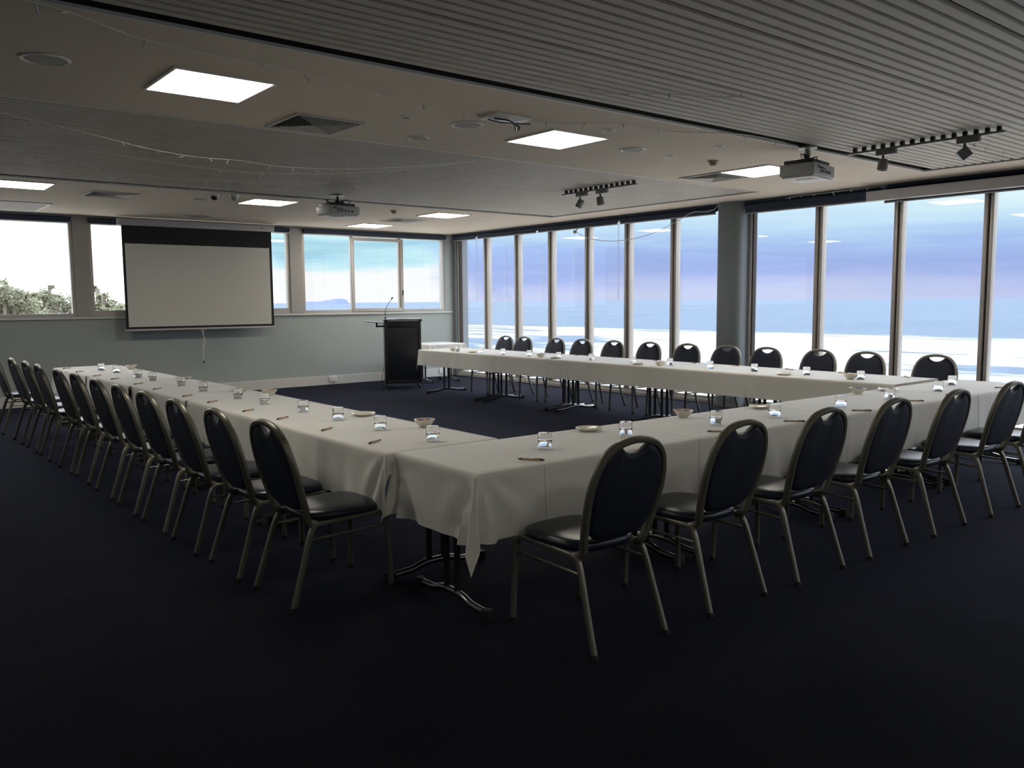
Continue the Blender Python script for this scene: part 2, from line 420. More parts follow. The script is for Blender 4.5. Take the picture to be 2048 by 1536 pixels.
# white bead round the ceiling recesses + dark lining above the sheets
for i, r_ in enumerate((RA, RB)):
    b = nb(); w = .012
    box(b, r_[0], r_[1], r_[2] - .001, r_[2] + w, CZ - .006, CZ + .012); box(b, r_[0], r_[1], r_[3] - w, r_[3] + .001, CZ - .006, CZ + .012)
    box(b, r_[1] - w, r_[1] + .001, r_[2] + w, r_[3] - w, CZ - .006, CZ + .012)
    struct('trim_%d' % (4 + i), b, WHTP)
    b = nb(); box(b, r_[0], r_[1], r_[2] + .001, r_[3] - .001, CZ + .235, CZ + .249)
    for y in (r_[2], r_[3] - .008): box(b, r_[0], r_[1], y + .001, y + .007, CZ + .012, CZ + .235)
    box(b, r_[1] - .008, r_[1] - .001, r_[2] + .01, r_[3] - .01, CZ + .012, CZ + .235)
    struct('trim_%d' % (6 + i), b, VOID)
def corrugated(r_, name, label):
    t = thing(name, label, 'ceiling panel', ((r_[0] + r_[1]) / 2, (r_[2] + r_[3]) / 2, CZ), group=None)
    cx, cy = t.location.x, t.location.y
    x0, x1 = r_[0] + .05, r_[1] - .05
    y = r_[2] + .05; pitch = .083
    zl, zh = CZ + .006, CZ + .036
    sheets = 5
    span = (r_[3] - .11 - y) / sheets
    nr = int(span / pitch)
    p = span / (nr + .12)
    for s in range(sheets):
        b = nb(); ys = y + s * span; prof = []
        for k in range(nr):
            a = ys + k * p
            prof += [(a, zl), (a + .013, zh), (a + .017, zh), (a + .030, zl), (a + p - .001, zl)]
        A = [b.verts.new((x0 - cx, q[0] - cy, q[1] - CZ)) for q in prof]; B = [b.verts.new((x1 - cx, q[0] - cy, q[1] - CZ)) for q in prof]
        for k in range(len(prof) - 1): b.faces.new((A[k], A[k + 1], B[k + 1], B[k]))
        b.normal_update(); bmesh.ops.solidify(b, geom=b.faces[:], thickness=.0012)
        obj('sheet', b, CORR, t, smooth=False)
    return t
corrugated(RA, 'corrugated_ceiling_panel', 'large ribbed grey sheet ceiling panel nearest the camera')
corrugated(RB, 'corrugated_ceiling_panel', 'ribbed grey sheet ceiling panel further away, draped with fairy lights')

# ------------------------------------------------------------------ ceiling fittings
LEDM = emis('led_panel_light', (1.0, .93, .80), LAMP)
def led(cx, cy, label):
    t = thing('ceiling_light', label, 'ceiling light', (cx, cy, CZ), group='square ceiling lights')
    b = nb(); s, w = .315, .018
    box(b, -s, s, -s, -s + w, -.012, 0); box(b, -s, s, s - w, s, -.012, 0); box(b, -s, -s + w, -s + w, s - w, -.012, 0); box(b, s - w, s, -s + w, s - w, -.012, 0)
    obj('frame', b, WHTP, t, smooth=False)
    b = nb(); box(b, -s + w, s - w, -s + w, s - w, -.009, -.003); obj('diffuser', b, LEDM, t, smooth=False)
led(1.955, 5.43, 'largest lit square ceiling light, left of the big square air vent')
led(4.91, 5.43, 'lit square ceiling light beside the empty projector mount')
led(7.86, 5.43, 'lit square ceiling light partly hidden behind the near projector')
led(1.77, 11.1, 'lit square ceiling light cut by the left edge of the photo')
led(4.74, 11.13, 'lit square ceiling light between the dome cameras and the far projector')
led(7.69, 11.2, 'lit square ceiling light right of the far smoke detector, topmost of the far pair')
led(-1.0, 5.43, 'square ceiling light beyond the left edge of the photo, level with the largest one')
for k, xx in enumerate((-1.0, 1.955, 4.91, 7.86)):
    led(xx, -.85, 'square ceiling light behind the camera, %s from the left wall' % ['first', 'second', 'third', 'fourth'][k])
led(7.63, 13.45, 'lit square ceiling light closest to the far wall windows')

def vent(cx, cy, label):
    t = thing('air_vent', label, 'air vent', (cx, cy, CZ), group='square ceiling air vents')
    b = nb(); s = .285; w = .03
    box(b, -s, s, -s, -s + w, -.012, 0, .003); box(b, -s, s, s - w, s, -.012, 0, .003); box(b, -s, -s + w, -s + w, s - w, -.012, 0, .003); box(b, s - w, s, -s + w, s - w, -.012, 0, .003)
    obj('frame', b, GRIL, t)
    b = nb(); box(b, -s + w, s - w, -s + w, s - w, -.003, -.0005); obj('backing', b, VOID, t, smooth=False)
    # four triangular banks of slats: left/right banks run along y, the others along x
    for q in range(4):
        b = nb(); M = Matrix.Rotation(q * PI / 2, 4, 'Z')
        for k in range(8):
            d = .025 + k * .029; 
            if d > s - w: break
            vs = box(b, -d, d, d - .004, d + .007, -.016, -.012)
            for v in vs:
                if v.co.y < d: v.co.z += .006
            bmesh.ops.transform(b, matrix=M, verts=vs)
        obj('slat_bank', b, GRIL, t, smooth=False)
vent(3.0, 6.10, 'square ceiling air vent with dark slats right of the largest light')
vent(2.83, 11.47, 'square ceiling air vent above the left end of the far windows')
vent(7.83, 6.02, 'square ceiling air vent beside the near smoke detector')
vent(7.62, 12.3, 'square ceiling air vent between the two furthest lights')
# return-air grille
t = thing('return_air_grille', 'large flat return air grille with pale frame at left near far wall', 'air vent', (1.55, 13.5, CZ))
b = nb()
for a in ((-.9, .9, -.55, -.51), (-.9, .9, .51, .55), (-.9, -.86, -.51, .51), (.86, .9, -.51, .51)): box(b, *a, -.014, 0, .003)
obj('frame', b, WHTP, t)
b = nb()
for k in range(34): box(b, -.86, .86, -.505 + k * .030, -.505 + k * .030 + .018, -.010, -.004)
obj('grille', b, GRIL, t, smooth=False)
b = nb(); box(b, -.86, .86, -.51, .51, -.003, -.0005); obj('backing', b, VOID, t, smooth=False)

def round_speaker(x, y, r, label):
    t = thing('ceiling_speaker', label, 'speaker', (x, y, CZ), group='round ceiling speakers')
    b = nb(); lathe(b, [(r, 0), (r, -.004), (r - .006, -.009), (r - .02, -.007), (r - .022, -.003), (r - .022, 0)], 36); obj('rim', b, WHTP, t)
    b = nb(); lathe(b, [(0, -.010), (r * .5, -.009), (r - .022, -.004), (r - .022, -.001), (0, -.001)], 36); obj('mesh_cover', b, SPKG, t)
round_speaker(1.03, 5.41, .13, 'round ceiling speaker at far left, left of the largest light')
round_speaker(3.94, 6.09, .095, 'round ceiling speaker right of the big air vent')
round_speaker(3.95, 5.41, .13, 'round ceiling speaker between the big vent and empty projector mount')
round_speaker(5.80, 5.38, .12, 'round ceiling speaker right of the light beside the empty mount')
round_speaker(3.89, 11.32, .12, 'small distant round ceiling speaker left of the dome cameras')
round_speaker(4.62, 13.5, .22, 'wide faint elliptical ceiling shadow above the projection screen, built as a disc')  # disc put in for a faint elliptical shadow, no speaker here
def small_round(x, y, label, m=WHTP):
    t = thing('downlight', label, 'downlight', (x, y, CZ), group='small unlit ceiling downlights')
    b = nb(); lathe(b, [(.055, 0), (.055, -.004), (.045, -.008), (.034, -.006), (.034, 0)], 28); obj('trim_ring', b, m, t)
    b = nb(); lathe(b, [(0, -.002), (.034, -.004), (.034, -.0005), (0, -.0005)], 24); obj('lens', b, SPKG, t)
small_round(3.43, 5.47, 'small unlit downlight left of the big round speakers')
small_round(4.99, 4.89, 'small unlit downlight near the ribbed panel, above the middle light')
small_round(6.32, 4.81, 'small unlit downlight left of the near projector beside ribbed panel')
small_round(6.35, 5.41, 'small unlit downlight left of the near smoke detector')
small_round(3.18, 13.44, 'small unlit downlight above the left edge of the projection screen')
small_round(9.75, 5.3, 'small unlit downlight above the right glass wall near the column')
def smoke(x, y, label):
    t = thing('smoke_detector', label, 'smoke detector', (x, y, CZ), group='ceiling smoke detectors')
    b = nb(); lathe(b, [(0, 0), (.055, 0), (.055, -.012), (.048, -.018), (0, -.018)], 28); obj('base', b, mat('aged_plastic', (.45, .38, .28), .5), t)
    b = nb(); lathe(b, [(.038, -.018), (.042, -.030), (.036, -.045), (.022, -.052), (0, -.053)], 28); obj('sensor_head', b, mat('aged_plastic', (.45, .38, .28), .5), t)
smoke(6.91, 5.33, 'smoke detector on ceiling left of the near projector')
smoke(6.70, 11.07, 'smoke detector on ceiling right of the far projector')
def dome(x, y, label, m):
    t = thing('dome_camera', label, 'security camera', (x, y, CZ), group='dome security cameras')
    b = nb(); lathe(b, [(0, 0), (.062, 0), (.062, -.018), (.056, -.028), (0, -.028)], 28); obj('base', b, WHTP, t)
    b = nb(); prof = [(.048 * math.cos(a), -.028 - .048 * math.sin(a)) for a in [k * PI / 16 for k in range(9)]]
    lathe(b, prof, 24); obj('dome', b, m, t)
dome(3.86, 10.72, 'dome security camera with dark lens under ribbed panel edge, left one', BLKP)
dome(4.08, 10.63, 'dome security camera with clear dome under ribbed panel edge, right one', PROJ)

# empty projector mount
t = thing('projector_mount', 'empty white projector mounting plate on ceiling with loose black cables', 'projector mount', (4.02, 5.02, CZ))
b = nb(); box(b, -.17, .17, -.11, .11, -.022, -.001, .006); obj('plate', b, WHTP, t)
b = nb(); tube(b, catmull([(-.12, -.02, -.03), (-.02, -.05, -.035), (.06, -.03, -.05), (.12, .02, -.09), (.16, .03, -.05), (.10, .04, -.03)], 6), .006)
tube(b, catmull([(-.14, .03, -.03), (-.03, .02, -.04), (.10, -.02, -.04), (.20, -.05, -.035)], 6), .005); obj('cable', b, BLKP, t)

# projectors
def projector(x, y, zb, label, rz, yoke):
    t = thing('projector', label, 'projector', (x, y, zb), rz, 'ceiling projectors')
    h = .11; w, d = .225, .165
    b = nb(); box(b, -w, w, -d, d, 0, h, .018); obj('body', b, PROJ, t)
    b = nb(); vs = box(b, -w + .02, w - .02, -d + .02, d - .02, -.014, .002, .006)
    lathe(b, [(0, -.022), (.09, -.021), (.11, -.013), (0, -.013)], 24); obj('underside_cover', b, PROJB, t)
    b = nb(); lathe(b, [(0, .012), (.03, .012), (.04, 0), (.04, -.01), (0, -.01)], 20, Matrix.Translation((.10, d + .004, h * .5)) @ Matrix.Rotation(-PI / 2, 4, 'X')); obj('lens', b, BLKP, t)
    b = nb()
    for k in range(7): box(b, w - .002, w + .003, -.10, .06, .02 + k * .011, .026 + k * .011)
    obj('vent_grille', b, BLKP, t, smooth=False)
    b = nb()
    for k in range(5): box(b, -.10 + k * .05, -.075 + k * .05, -d - .004, -d + .002, .03, .055)
    box(b, -.16, -.12, -d - .004, -d + .002, .07, .09)
    obj('socket', b, BLKP, t, smooth=False)
    b = nb(); vs = box(b, -w + .03, w - .05, -d + .03, d - .03, h - .002, h + .035, .008)
    for a in (-1, 1):
        for c in (-1, 1): tube(b, [(0, 0, h + .03), (a * .14, c * .12, h + .012)], .012, 6)
    box(b, -.06, .06, -.06, .06, h + .03, h + .06, .004); obj('bracket', b, BLKM, t)
    top = CZ - zb
    b = nb(); tube(b, [(0, 0, h + .05), (0, 0, top - .11)], .012, 10); tube(b, [(0, 0, top - .12), (0, 0, top - .012)], .026 if yoke else .016, 12); obj('pole', b, CHRM if yoke else BLKM, t)
    b = nb(); lathe(b, [(0, top), (.085, top), (.085, top - .010), (.03, top - .018), (0, top - .018)], 24); obj('ceiling_plate', b, WHTP, t)
    b = nb()
    for k, (ox, oy) in enumerate(((-.02, -.02), (-.03, .0), (-.015, .02))):
        tube(b, catmull([(ox, oy, top - .06), (ox - .06, oy - .03, top - .15), (-.17 - .02 * k, oy - .05, h + .08), (-.19, -.10, h + .03), (-.12 + .05 * k, -d - .015, .06)], 6), .004, 6)
    tube(b, catmull([(.02, 0, h + .06), (.12, -.04, h + .09), (.19, .02, h + .05), (.20, .06, h - .005)], 6), .006, 6)
    obj('cable', b, BLKP, t)
projector(7.02, 4.36, 2.645, 'grey projector hanging at right with cables, nearest the camera', math.radians(8), True)
projector(5.17, 9.93, 2.665, 'small distant projector hanging before the projection screen', math.radians(4), False)

# track lights
def track(x, y0, y1, label, spots):
    t = thing('track_light', label, 'track light', (x, (y0 + y1) / 2, CZ), group='ceiling spotlight tracks'); L = (y1 - y0) / 2
    z0 = -.030
    b = nb(); box(b, -.017, .017, -L, L, z0 - .018, z0, .003); obj('rail', b, mat('track_grey', (.22, .21, .20), .4, .3), t)
    q_ = int(2 * L / .088)
    for k in range(q_):
        b = nb(); box(b, -.014, .014, -L + .03 + k * .088, -L + .062 + k * .088, z0, .008); obj('trough_shadow', b, BLKM, t, smooth=False)  # dark blocks stand in for the shadowed rib troughs above the rail
    for yy, tilt, az, sq in spots:
        yy -= t.location.y
        m = mat('spot_grey', (.20, .20, .21), .4, .2)
        b = nb(); box(b, -.022, .022, yy - .09, yy + .09, z0 - .062, z0 - .018, .004); s = obj('adapter_box', b, m, t)
        b = nb(); tube(b, [(0, yy + .03, z0 - .06), (0, yy + .03, z0 - .10)], .010, 8); obj('swivel', b, BLKP, s)
        b = nb(); M = Matrix.Translation((0, yy + .03, z0 - .145)) @ Matrix.Rotation(az, 4, 'Z') @ Matrix.Rotation(tilt, 4, 'X')
        if sq: box(b, -.045, .045, -.045, .045, -.045, .045, .006, M=M)
        else: lathe(b, [(0, .05), (.03, .05), (.042, .035), (.045, -.05), (.038, -.05), (.036, -.03), (0, -.03)], 20, M)
        obj('spot_head', b, m, t)
track(7.31, 6.72, 7.98, 'short ceiling track with two spotlights on the further ribbed panel', [(7.63, .5, .4, False), (7.28, -.2, 1.0, False)])
track(7.45, 2.86, 4.21, 'long ceiling track with two spotlights right of the near projector', [(3.84, .15, .6, False), (3.14, .9, .5, True)])

# ------------------------------------------------------------------ blinds, screen and casing
def blind(name, p0, p1, ztop, zbot, label, axis, cord=None):
    """roller blind along y (axis 'y', glass wall) or x (far wall)"""
    cx, cy = (p0[0] + p1[0]) / 2, (p0[1] + p1[1]) / 2
    t = thing(name, label, 'blind', (cx, cy, ztop), 0 if axis == 'x' else PI / 2, group=None)
    L = (p1[0] - p0[0]) / 2 if axis == 'x' else (p1[1] - p0[1]) / 2
    b = nb(); r = (ztop - zbot) / 2 * .62
    tube(b, [(-L, 0, -r), (L, 0, -r)], r, 16); box(b, -L, L, r * .6, r * .6 + .004, -(ztop - zbot) + .012, -r); obj('rolled_fabric', b, BLIND, t)
    b = nb(); box(b, -L - .006, L + .006, r * .6 - .006, r * .6 + .008, -(ztop - zbot), -(ztop - zbot) + .018, .003); obj('bottom_rail', b, BRAIL, t)
    if cord:
        s = cord[0]
        b = nb(); tube(b, [(s * (L + .012), r, -.03), (s * (L + .012), r, -cord[1])], .0025, 5); tube(b, [(s * (L + .028), r, -.03), (s * (L + .028), r, -cord[1])], .0025, 5); obj('cord', b, WIRE, t)
BX = 10.10
for a, c, l, cd_ in ((11.75 + 1.83, 14.34, 'dark rolled blind over glass wall, nearest the far corner', None),
                (11.72, 13.50, 'dark rolled blind over glass wall, second from the far corner', (1, 1.35)),
                (9.68, 11.66, 'dark rolled blind over glass wall, third from the far corner', None),
                (7.72, 9.62, 'dark rolled blind over glass wall, left of the column', (1, 1.35)),
                (5.25, 7.20, 'dark rolled blind over glass wall, right of the column', None)):
    blind('roller_blind', (BX, a), (BX, c), 2.885, 2.775 if a > 7.3 else 2.735, l, 'y', cd_)
blind('roller_blind', (10.12, 2.2), (10.12, 5.20), 2.885, 2.70, 'dark rolled blind above the pale casing at the right edge', 'y')
for a, c, l in ((0.05, 2.95, 'dark rolled blind on far wall over the leftmost window'), (3.20, 6.52, 'dark rolled blind on far wall behind the projection screen casing'), (6.79, 9.94, 'dark rolled blind on far wall over the three part window')):
    blind('roller_blind', (a, FY - .05), (c, FY - .05), 2.89, 2.795, l, 'x')
b = nb(); box(b, 9.93, 10.03, 2.0, 5.36, 2.725, 2.845, .01)
t = obj('screen_casing', b, CASE); tag(t, 'long pale grey screen casing over the glass wall at the right', 'screen casing')

# projection screen
t = thing('projection_screen', 'pulled down white projection screen with black border at far wall', 'projection screen', (4.86, 14.2, 2.8))
yy = 0
b = nb(); box(b, -1.29, 1.27, -.05, .05, -.02, .085, .012); obj('casing', b, CASE, t)
b = nb(); box(b, -1.235, 1.225, -.003, 0, -1.655, -.02); obj('black_border', b, SCRB, t, smooth=False)
b = nb(); box(b, -1.195, 1.18, -.0045, -.0032, -1.62, -.30); obj('projection_surface', b, SCRW, t, smooth=False)
b = nb(); box(b, -1.25, 1.25, -.014, .012, -1.685, -1.655, .004); obj('bottom_bar', b, CASE, t)
b = nb(); tube(b, [(1.04, -.052, .035), (1.04, -.048, .035)], .012, 12); obj('button', b, BLKP, t)
b = nb(); pts = [(-.03, 0, -1.69), (-.03, -.01, -1.80), (.0, -.012, -1.90), (-.035, -.01, -1.98), (-.045, 0, -2.06), (-.04, 0, -2.22)]
tube(b, catmull(pts, 6), .006, 6); tube(b, catmull([(-.06, 0, -1.69), (-.035, .005, -1.74), (-.02, .0, -1.85), (-.04, .01, -1.97), (-.035, 0, -2.05)], 6), .005, 6)
tube(b, catmull([(-.08, 0, -1.685), (-.03, -.01, -1.71), (.02, 0, -1.685)], 6), .004, 6)
k = obj('pull_cord', b, WHTP, t)
b = nb(); lathe(b, [(0, -2.215), (.012, -2.22), (.016, -2.235), (.012, -2.25), (0, -2.252)], 12, Matrix.Translation((-.04, 0, 0))); obj('cord_knob', b, BLKP, k)

# sockets
def socket(x, z, w, label):
    t = thing('power_socket', label, 'power socket', (x, FY - .018, z), group='power sockets on far wall baseboard')
    b = nb(); box(b, -w, w, -.014, 0, -.055, .055, .003); obj('plate', b, WHTP, t)
    b = nb()
    for k in ((-.5, .5) if w > .04 else (0,)):
        box(b, k * w - .010, k * w - .006, -.014, -.011, -.01, .006); box(b, k * w + .006, k * w + .010, -.014, -.011, -.01, .006)
        box(b, k * w - .004, k * w + .004, -.0145, -.011, .018, .028)
    obj('socket_hole', b, BLKP, t, smooth=False)
p = ony(665, 755, FY); socket(p.x, .105, .085, 'white double power socket on baseboard left of the lectern')
socket(9.82, .11, .075, 'white power socket on baseboard in the corner behind side table')

# ------------------------------------------------------------------ lectern
a0, a1 = Vector((7.575, 12.93)), Vector((8.145, 12.63))
dv = a1 - a0; ang = math.atan2(dv.y, dv.x); wd = dv.length
t = thing('lectern', 'tall black lectern on castors with gooseneck microphone by far wall', 'lectern', (a0.x, a0.y, 0), ang)
D = .52
b = nb(); box(b, 0, wd, .01, D, .11, 1.20, .006); obj('cabinet', b, LECT, t)
b = nb()
box(b, 0, .05, -.012, .012, .10, 1.20, .004); box(b, wd - .05, wd, -.012, .012, .10, 1.20, .004); box(b, .05, wd - .05, -.012, .012, .10, .16, .004); box(b, .05, wd - .05, -.012, .012, 1.10, 1.20, .004)
obj('side_frame', b, BLKM, t)
b = nb(); box(b, .0, wd + .02, -.03, D + .02, 1.20, 1.245, .008); obj('top', b, BLKP, t)
b = nb(); box(b, .05, wd - .05, -.034, -.028, 1.205, 1.225); obj('edge_strip', b, mat('grey_strip', (.18, .18, .19), .3), t, smooth=False)
b = nb(); M = Matrix.Translation((-.16, .22, 1.19)) @ Matrix.Rotation(math.radians(6), 4, 'Y')
box(b, -.17, .17, -.2, .2, -.008, .008, .004, M=M); tr_ = obj('laptop_tray', b, BLKP, t)
b = nb(); box(b, -.14, .0, .18, .22, 1.10, 1.13, .004); box(b, -.14, -.11, .18, .22, 1.13, 1.18, .004); obj('tray_bracket', b, BLKM, tr_)
b = nb(); tube(b, catmull([(.03, .2, 1.245), (.03, .2, 1.36), (.06, .19, 1.46), (.12, .17, 1.56), (.15, .16, 1.60)], 6), .005, 8); lathe(b, [(0, 1.245), (.018, 1.245), (.014, 1.275), (0, 1.28)], 12, Matrix.Translation((.03, .2, 0))); mk = obj('microphone_neck', b, BLKM, t)
b = nb(); lathe(b, [(0, -.02), (.010, -.018), (.014, 0), (.012, .016), (0, .022)], 12, Matrix.Translation((.155, .158, 1.615)) @ Matrix.Rotation(.8, 4, 'Y')); obj('microphone_head', b, BLKP, mk)
for cx in (.05, wd - .03):
    for cy in (.03, D - .05):
        b = nb(); lathe(b, [(0, -.014), (.03, -.014), (.038, -.008), (.038, .008), (.03, .014), (0, .014)], 18, Matrix.Translation((cx, cy, .039)) @ Matrix.Rotation(PI / 2, 4, 'Y')); w_ = obj('castor', b, BLKP, t)
        b = nb(); box(b, cx - .022, cx + .022, cy - .015, cy + .02, .06, .11, .003); obj('castor_fork', b, CHRM, w_)
b = nb(); tube(b, catmull([(-.01, .1, .42), (-.04, .09, .30), (-.06, .08, .12), (-.05, .1, .01), (-.09, .2, .006), (-.12, .35, .006)], 6), .005, 6); obj('power_cable', b, BLKP, t)

# ------------------------------------------------------------------ tables and cloths
TZ = .738
def banquet_table(L, Wd, loc, rz, label, ends=(.09, .09), dark=(False, False)):
    """origin at the near-left corner; long side along local x, width along local y"""
    t = thing('banquet_table', label, 'table', loc, rz, group='folding banquet tables under the cloths')
    b = nb(); box(b, .004, L - .004, .004, Wd - .004, TZ - .03, TZ, .003); obj('tabletop', b, TTOP, t)
    for s, (xx, dk) in enumerate(((ends[0], dark[0]), (L - ends[1], dark[1]))):
        pm = LEGD
        b = nb(); c = Wd / 2
        for yo in (-.05, .05): tube(b, [(xx, c + yo, .045), (xx, c + yo, TZ - .04)], .017, 12)
        box(b, xx - .02, xx + .02, .08, Wd - .08, TZ - .05, TZ - .03, .003)
        lg = obj('leg', b, pm, t)
        b = nb(); h = Wd / 2 - .055
        tube(b, catmull([(xx, c - h, .030), (xx, c - h * .55, .036), (xx, c - .09, .058), (xx, c, .062), (xx, c + .09, .058), (xx, c + h * .55, .036), (xx, c + h, .030)], 5), .018, 10, ry=.020)
        ft = obj('foot', b, LEGD if dk else CHRM, lg)
        for s2 in (-1, 1):
            b = nb(); box(b, xx - .024, xx + .024, c + s2 * h - .028, c + s2 * h + .028, 0, .052, .008); obj('foot_cap', b, RUBB, lg)
    return t

def fold_fn(seed, amp):
    rr = random.Random(seed); ws = [(rr.uniform(3.5, 9), rr.uniform(0, 6.3), rr.uniform(.4, 1)) for _ in range(3)] + [(rr.uniform(14, 30), rr.uniform(0, 6.3), rr.uniform(.12, .35)) for _ in range(3)]
    tot = sum(w[2] for w in ws)
    return lambda u: amp * sum(a * math.sin(f * u + p) for f, p, a in ws) / tot
def cloth(L, Wd, loc, rz, drops, label, seed, z=TZ + .004, creases=(), amp=.02, off=.010, flare=1.0, amps=(1, 1, 1, 1), u0=0.0):
    """drops = (x0, x1, y0, y1) overhang on each side, 0 = cut flush"""
    rr = random.Random(seed)
    dx0, dx1, dy0, dy1 = drops
    def axis(n0, L_, n1, st, cr):
        a = []
        if n0: a += [-n0 * (1 - k / 13) ** 1 for k in range(13)]
        k = max(2, int(L_ / st)); a += [L_ * i / k for i in range(k + 1)]
        a += [c + e for c in cr for e in (-.010, 0, .010)]
        if n1: a += [L_ + n1 * (k + 1) / 13 for k in range(13)]
        if n0: a += [-.004, -.009]
        if n1: a += [L_ + .004, L_ + .009]
        return sorted(set(round(x, 5) for x in a))
    us = axis(dx0, L, dx1, .022, creases); vs_ = axis(dy0, Wd, dy1, .06, [Wd * .5])
    fu0, fu1, fv0, fv1 = (fold_fn(seed * 10 + k, amp * amps[k]) for k in range(4)); fv0 = (lambda g: (lambda u: g(u + u0)))(fv0); fv1 = (lambda g: (lambda u: g(u + u0)))(fv1)
    def fan(t, s, d, has, sd):
        # folds that fan out of a free corner: t = distance from it along the edge, s = distance down
        if not has or t > .5: return 0
        th = math.atan2(t, s + .02)
        return flare * .055 * (s / d) * math.sin(th * (9.5 + sd)) * math.exp(-(t / .17) ** 2) * min(1, t / .02)
    crs = list(creases)
    def crease(u):
        for c in crs:
            if abs(u - c) < 1e-4: return .0028
        return 0
    def hang(s, f, d, cr, edge=0):
        k = (s / d)
        o_ = off * min(1, s / .012) + f * k ** .9 + .012 * k + cr * min(1, s / .02)
        return max(o_, .004 * min(1, s / .01))
    bm = nb(); G = {}
    for i, u in enumerate(us):
        for j, v in enumerate(vs_):
            ex = (u if u < 0 else (u - L if u > L else 0)); ey = (v if v < 0 else (v - Wd if v > Wd else 0))
            dX = dx0 if ex < 0 else dx1; dY = dy0 if ey < 0 else dy1
            cu = min(max(u, 0), L); cv = min(max(v, 0), Wd)
            if ex == 0 and ey == 0:
                P = Vector((u, v, z + (crease(u) * .3 if dy0 or dy1 else 0) + (.0008 if abs(v - Wd * .5) < 1e-4 else 0)))
            elif ex == 0:
                s = abs(ey); f = (fv0 if ey < 0 else fv1)(u); o_ = hang(s, f, dY, crease(u)) ; o_ += fan(u, s, dY, dx0, .7) + fan(L - u, s, dY, dx1, 0); o_ = max(o_, .003); sg = -1 if ey < 0 else 1
                P = Vector((u, cv + sg * o_, z - s + .003 * min(1, s / .01)))
            elif ey == 0:
                s = abs(ex); f = (fu0 if ex < 0 else fu1)(v); o_ = hang(s, f, dX, 0); o_ += fan(v, s, dX, dy0, .3) + fan(Wd - v, s, dX, dy1, .9); o_ = max(o_, .003); sg = -1 if ex < 0 else 1
                P = Vector((cu + sg * o_, v, z - s + .003 * min(1, s / .01)))
            else:
                sx = -1 if ex < 0 else 1; sy = -1 if ey < 0 else 1
                r = math.hypot(ex, ey); ph = math.atan2(abs(ey), abs(ex)) / (PI / 2)
                fx = (fu0 if ex < 0 else fu1)(cv); fy = (fv0 if ey < 0 else fv1)(cu)
                ox = hang(min(r, dX), fx, dX, 0); oy = hang(min(r, dY), fy, dY, 0)
                bell = math.sin(PI * ph) ** 1.3
                # two pleats fall either side of the corner, the free corner hangs between them
                wv = .10 * math.sin(PI * ph * 3) * (1 if ph < .5 else 1)
                hx = r * (.16 * bell + .10 * math.sin(2 * PI * ph) * (1 - ph)) * flare
                hy = r * (.16 * bell - .10 * math.sin(2 * PI * ph) * ph) * flare
                P = Vector((cu + sx * (ox * (1 - ph) + hx + .006), cv + sy * (oy * ph + hy + .006), z - math.sqrt(max(r * r - hx * hx - hy * hy, 0)) * .985 + .003 * min(1, r / .01)))
            G[i, j] = bm.verts.new(P)
    for i in range(len(us) - 1):
        for j in range(len(vs_) - 1):
            bm.faces.new((G[i, j], G[i + 1, j], G[i + 1, j + 1], G[i, j + 1]))
    bm.normal_update(); bmesh.ops.solidify(bm, geom=bm.faces[:], thickness=-.0012)
    o = obj('tablecloth', bm, LINEN, angle=60); o.location = loc; o.rotation_euler = (0, 0, rz)
    tag(o, label, 'tablecloth', group='white linen tablecloths')
    return o

# near row (B): runs to the right, front edge towards the camera
BR = math.radians(-1.6); BO = Vector((2.30, 3.105, 0)); BL, BW = 1.57, .735
for i in range(4):
    d = Vector((math.cos(BR), math.sin(BR), 0)) * (BL * i)
    loc = BO + d
    banquet_table(BL, BW, loc, BR, '%s table of the near row, counted from its left end' % ['first', 'second', 'third', 'fourth'][i])
    cloth(BL - .003, BW, loc, BR, (.34 if i == 0 else 0, .33 if i == 3 else 0, .335, .30),
          ['white cloth with hanging pointed corner at the near left end', 'white cloth second from the near corner in the near row', 'white cloth third from the near corner in the near row', 'white cloth at the right edge in the near row'][i],
          20, u0=i * BL, creases=(.40, .79, 1.18), amp=.034, amps=(1, 1, 1, .3))
# left row (A): runs away from the camera; local x -> world +y, local y -> world -x
AL = 1.62; AW = .735
ax = [3.002, 3.004, 2.99, 2.965, 2.93]; ay = 3.872
for i in range(5):
    loc = Vector((ax[i], ay + AL * i + (.014 if i > 2 else 0), 0)); rz = PI / 2 + (math.radians(.9) if i > 2 else 0)
    banquet_table(AL, AW, loc, rz, '%s table of the left row, counted from the near corner' % ['first', 'second', 'third', 'fourth', 'fifth'][i])
    cloth(AL - .003, AW, loc, rz, (.12 if i == 0 else 0, .30 if i == 4 else 0, .27, .325),
          ['white cloth nearest the camera in the left row', 'second white cloth from the camera in the left row', 'third white cloth from the camera in the left row', 'fourth white cloth from the camera in the left row', 'furthest white cloth of the left row near the far wall'][i],
          40, u0=i * AL, creases=(.41, .81, 1.22), amp=.034, flare=.5, amps=(.1, 1, .6, 1))
# window row (C)
CL = 1.635; CW = .88; cx1 = 8.565
for i in range(5):
    loc = Vector((cx1, 3.80 + CL * i, 0)); rz = PI / 2
    banquet_table(CL, CW, loc, rz, '%s table of the window row, counted from the near end' % ['first', 'second', 'third', 'fourth', 'fifth'][i], ends=(.10, .10) if i < 4 else (.10, .16), dark=(i % 2 == 0, i % 2 == 1 or i == 4))
    cloth(CL - .003, CW, loc, rz, (0, .27 if i == 4 else 0, .25, .26),
          ['white cloth nearest the near row in the window row', 'second white cloth of the window row from the near end', 'middle white cloth of the window row', 'fourth white cloth of the window row from the near end', 'furthest white cloth of the window row by the lectern'][i],
          60, u0=i * CL, creases=(.41, .82, 1.22), amp=.016, flare=.25)
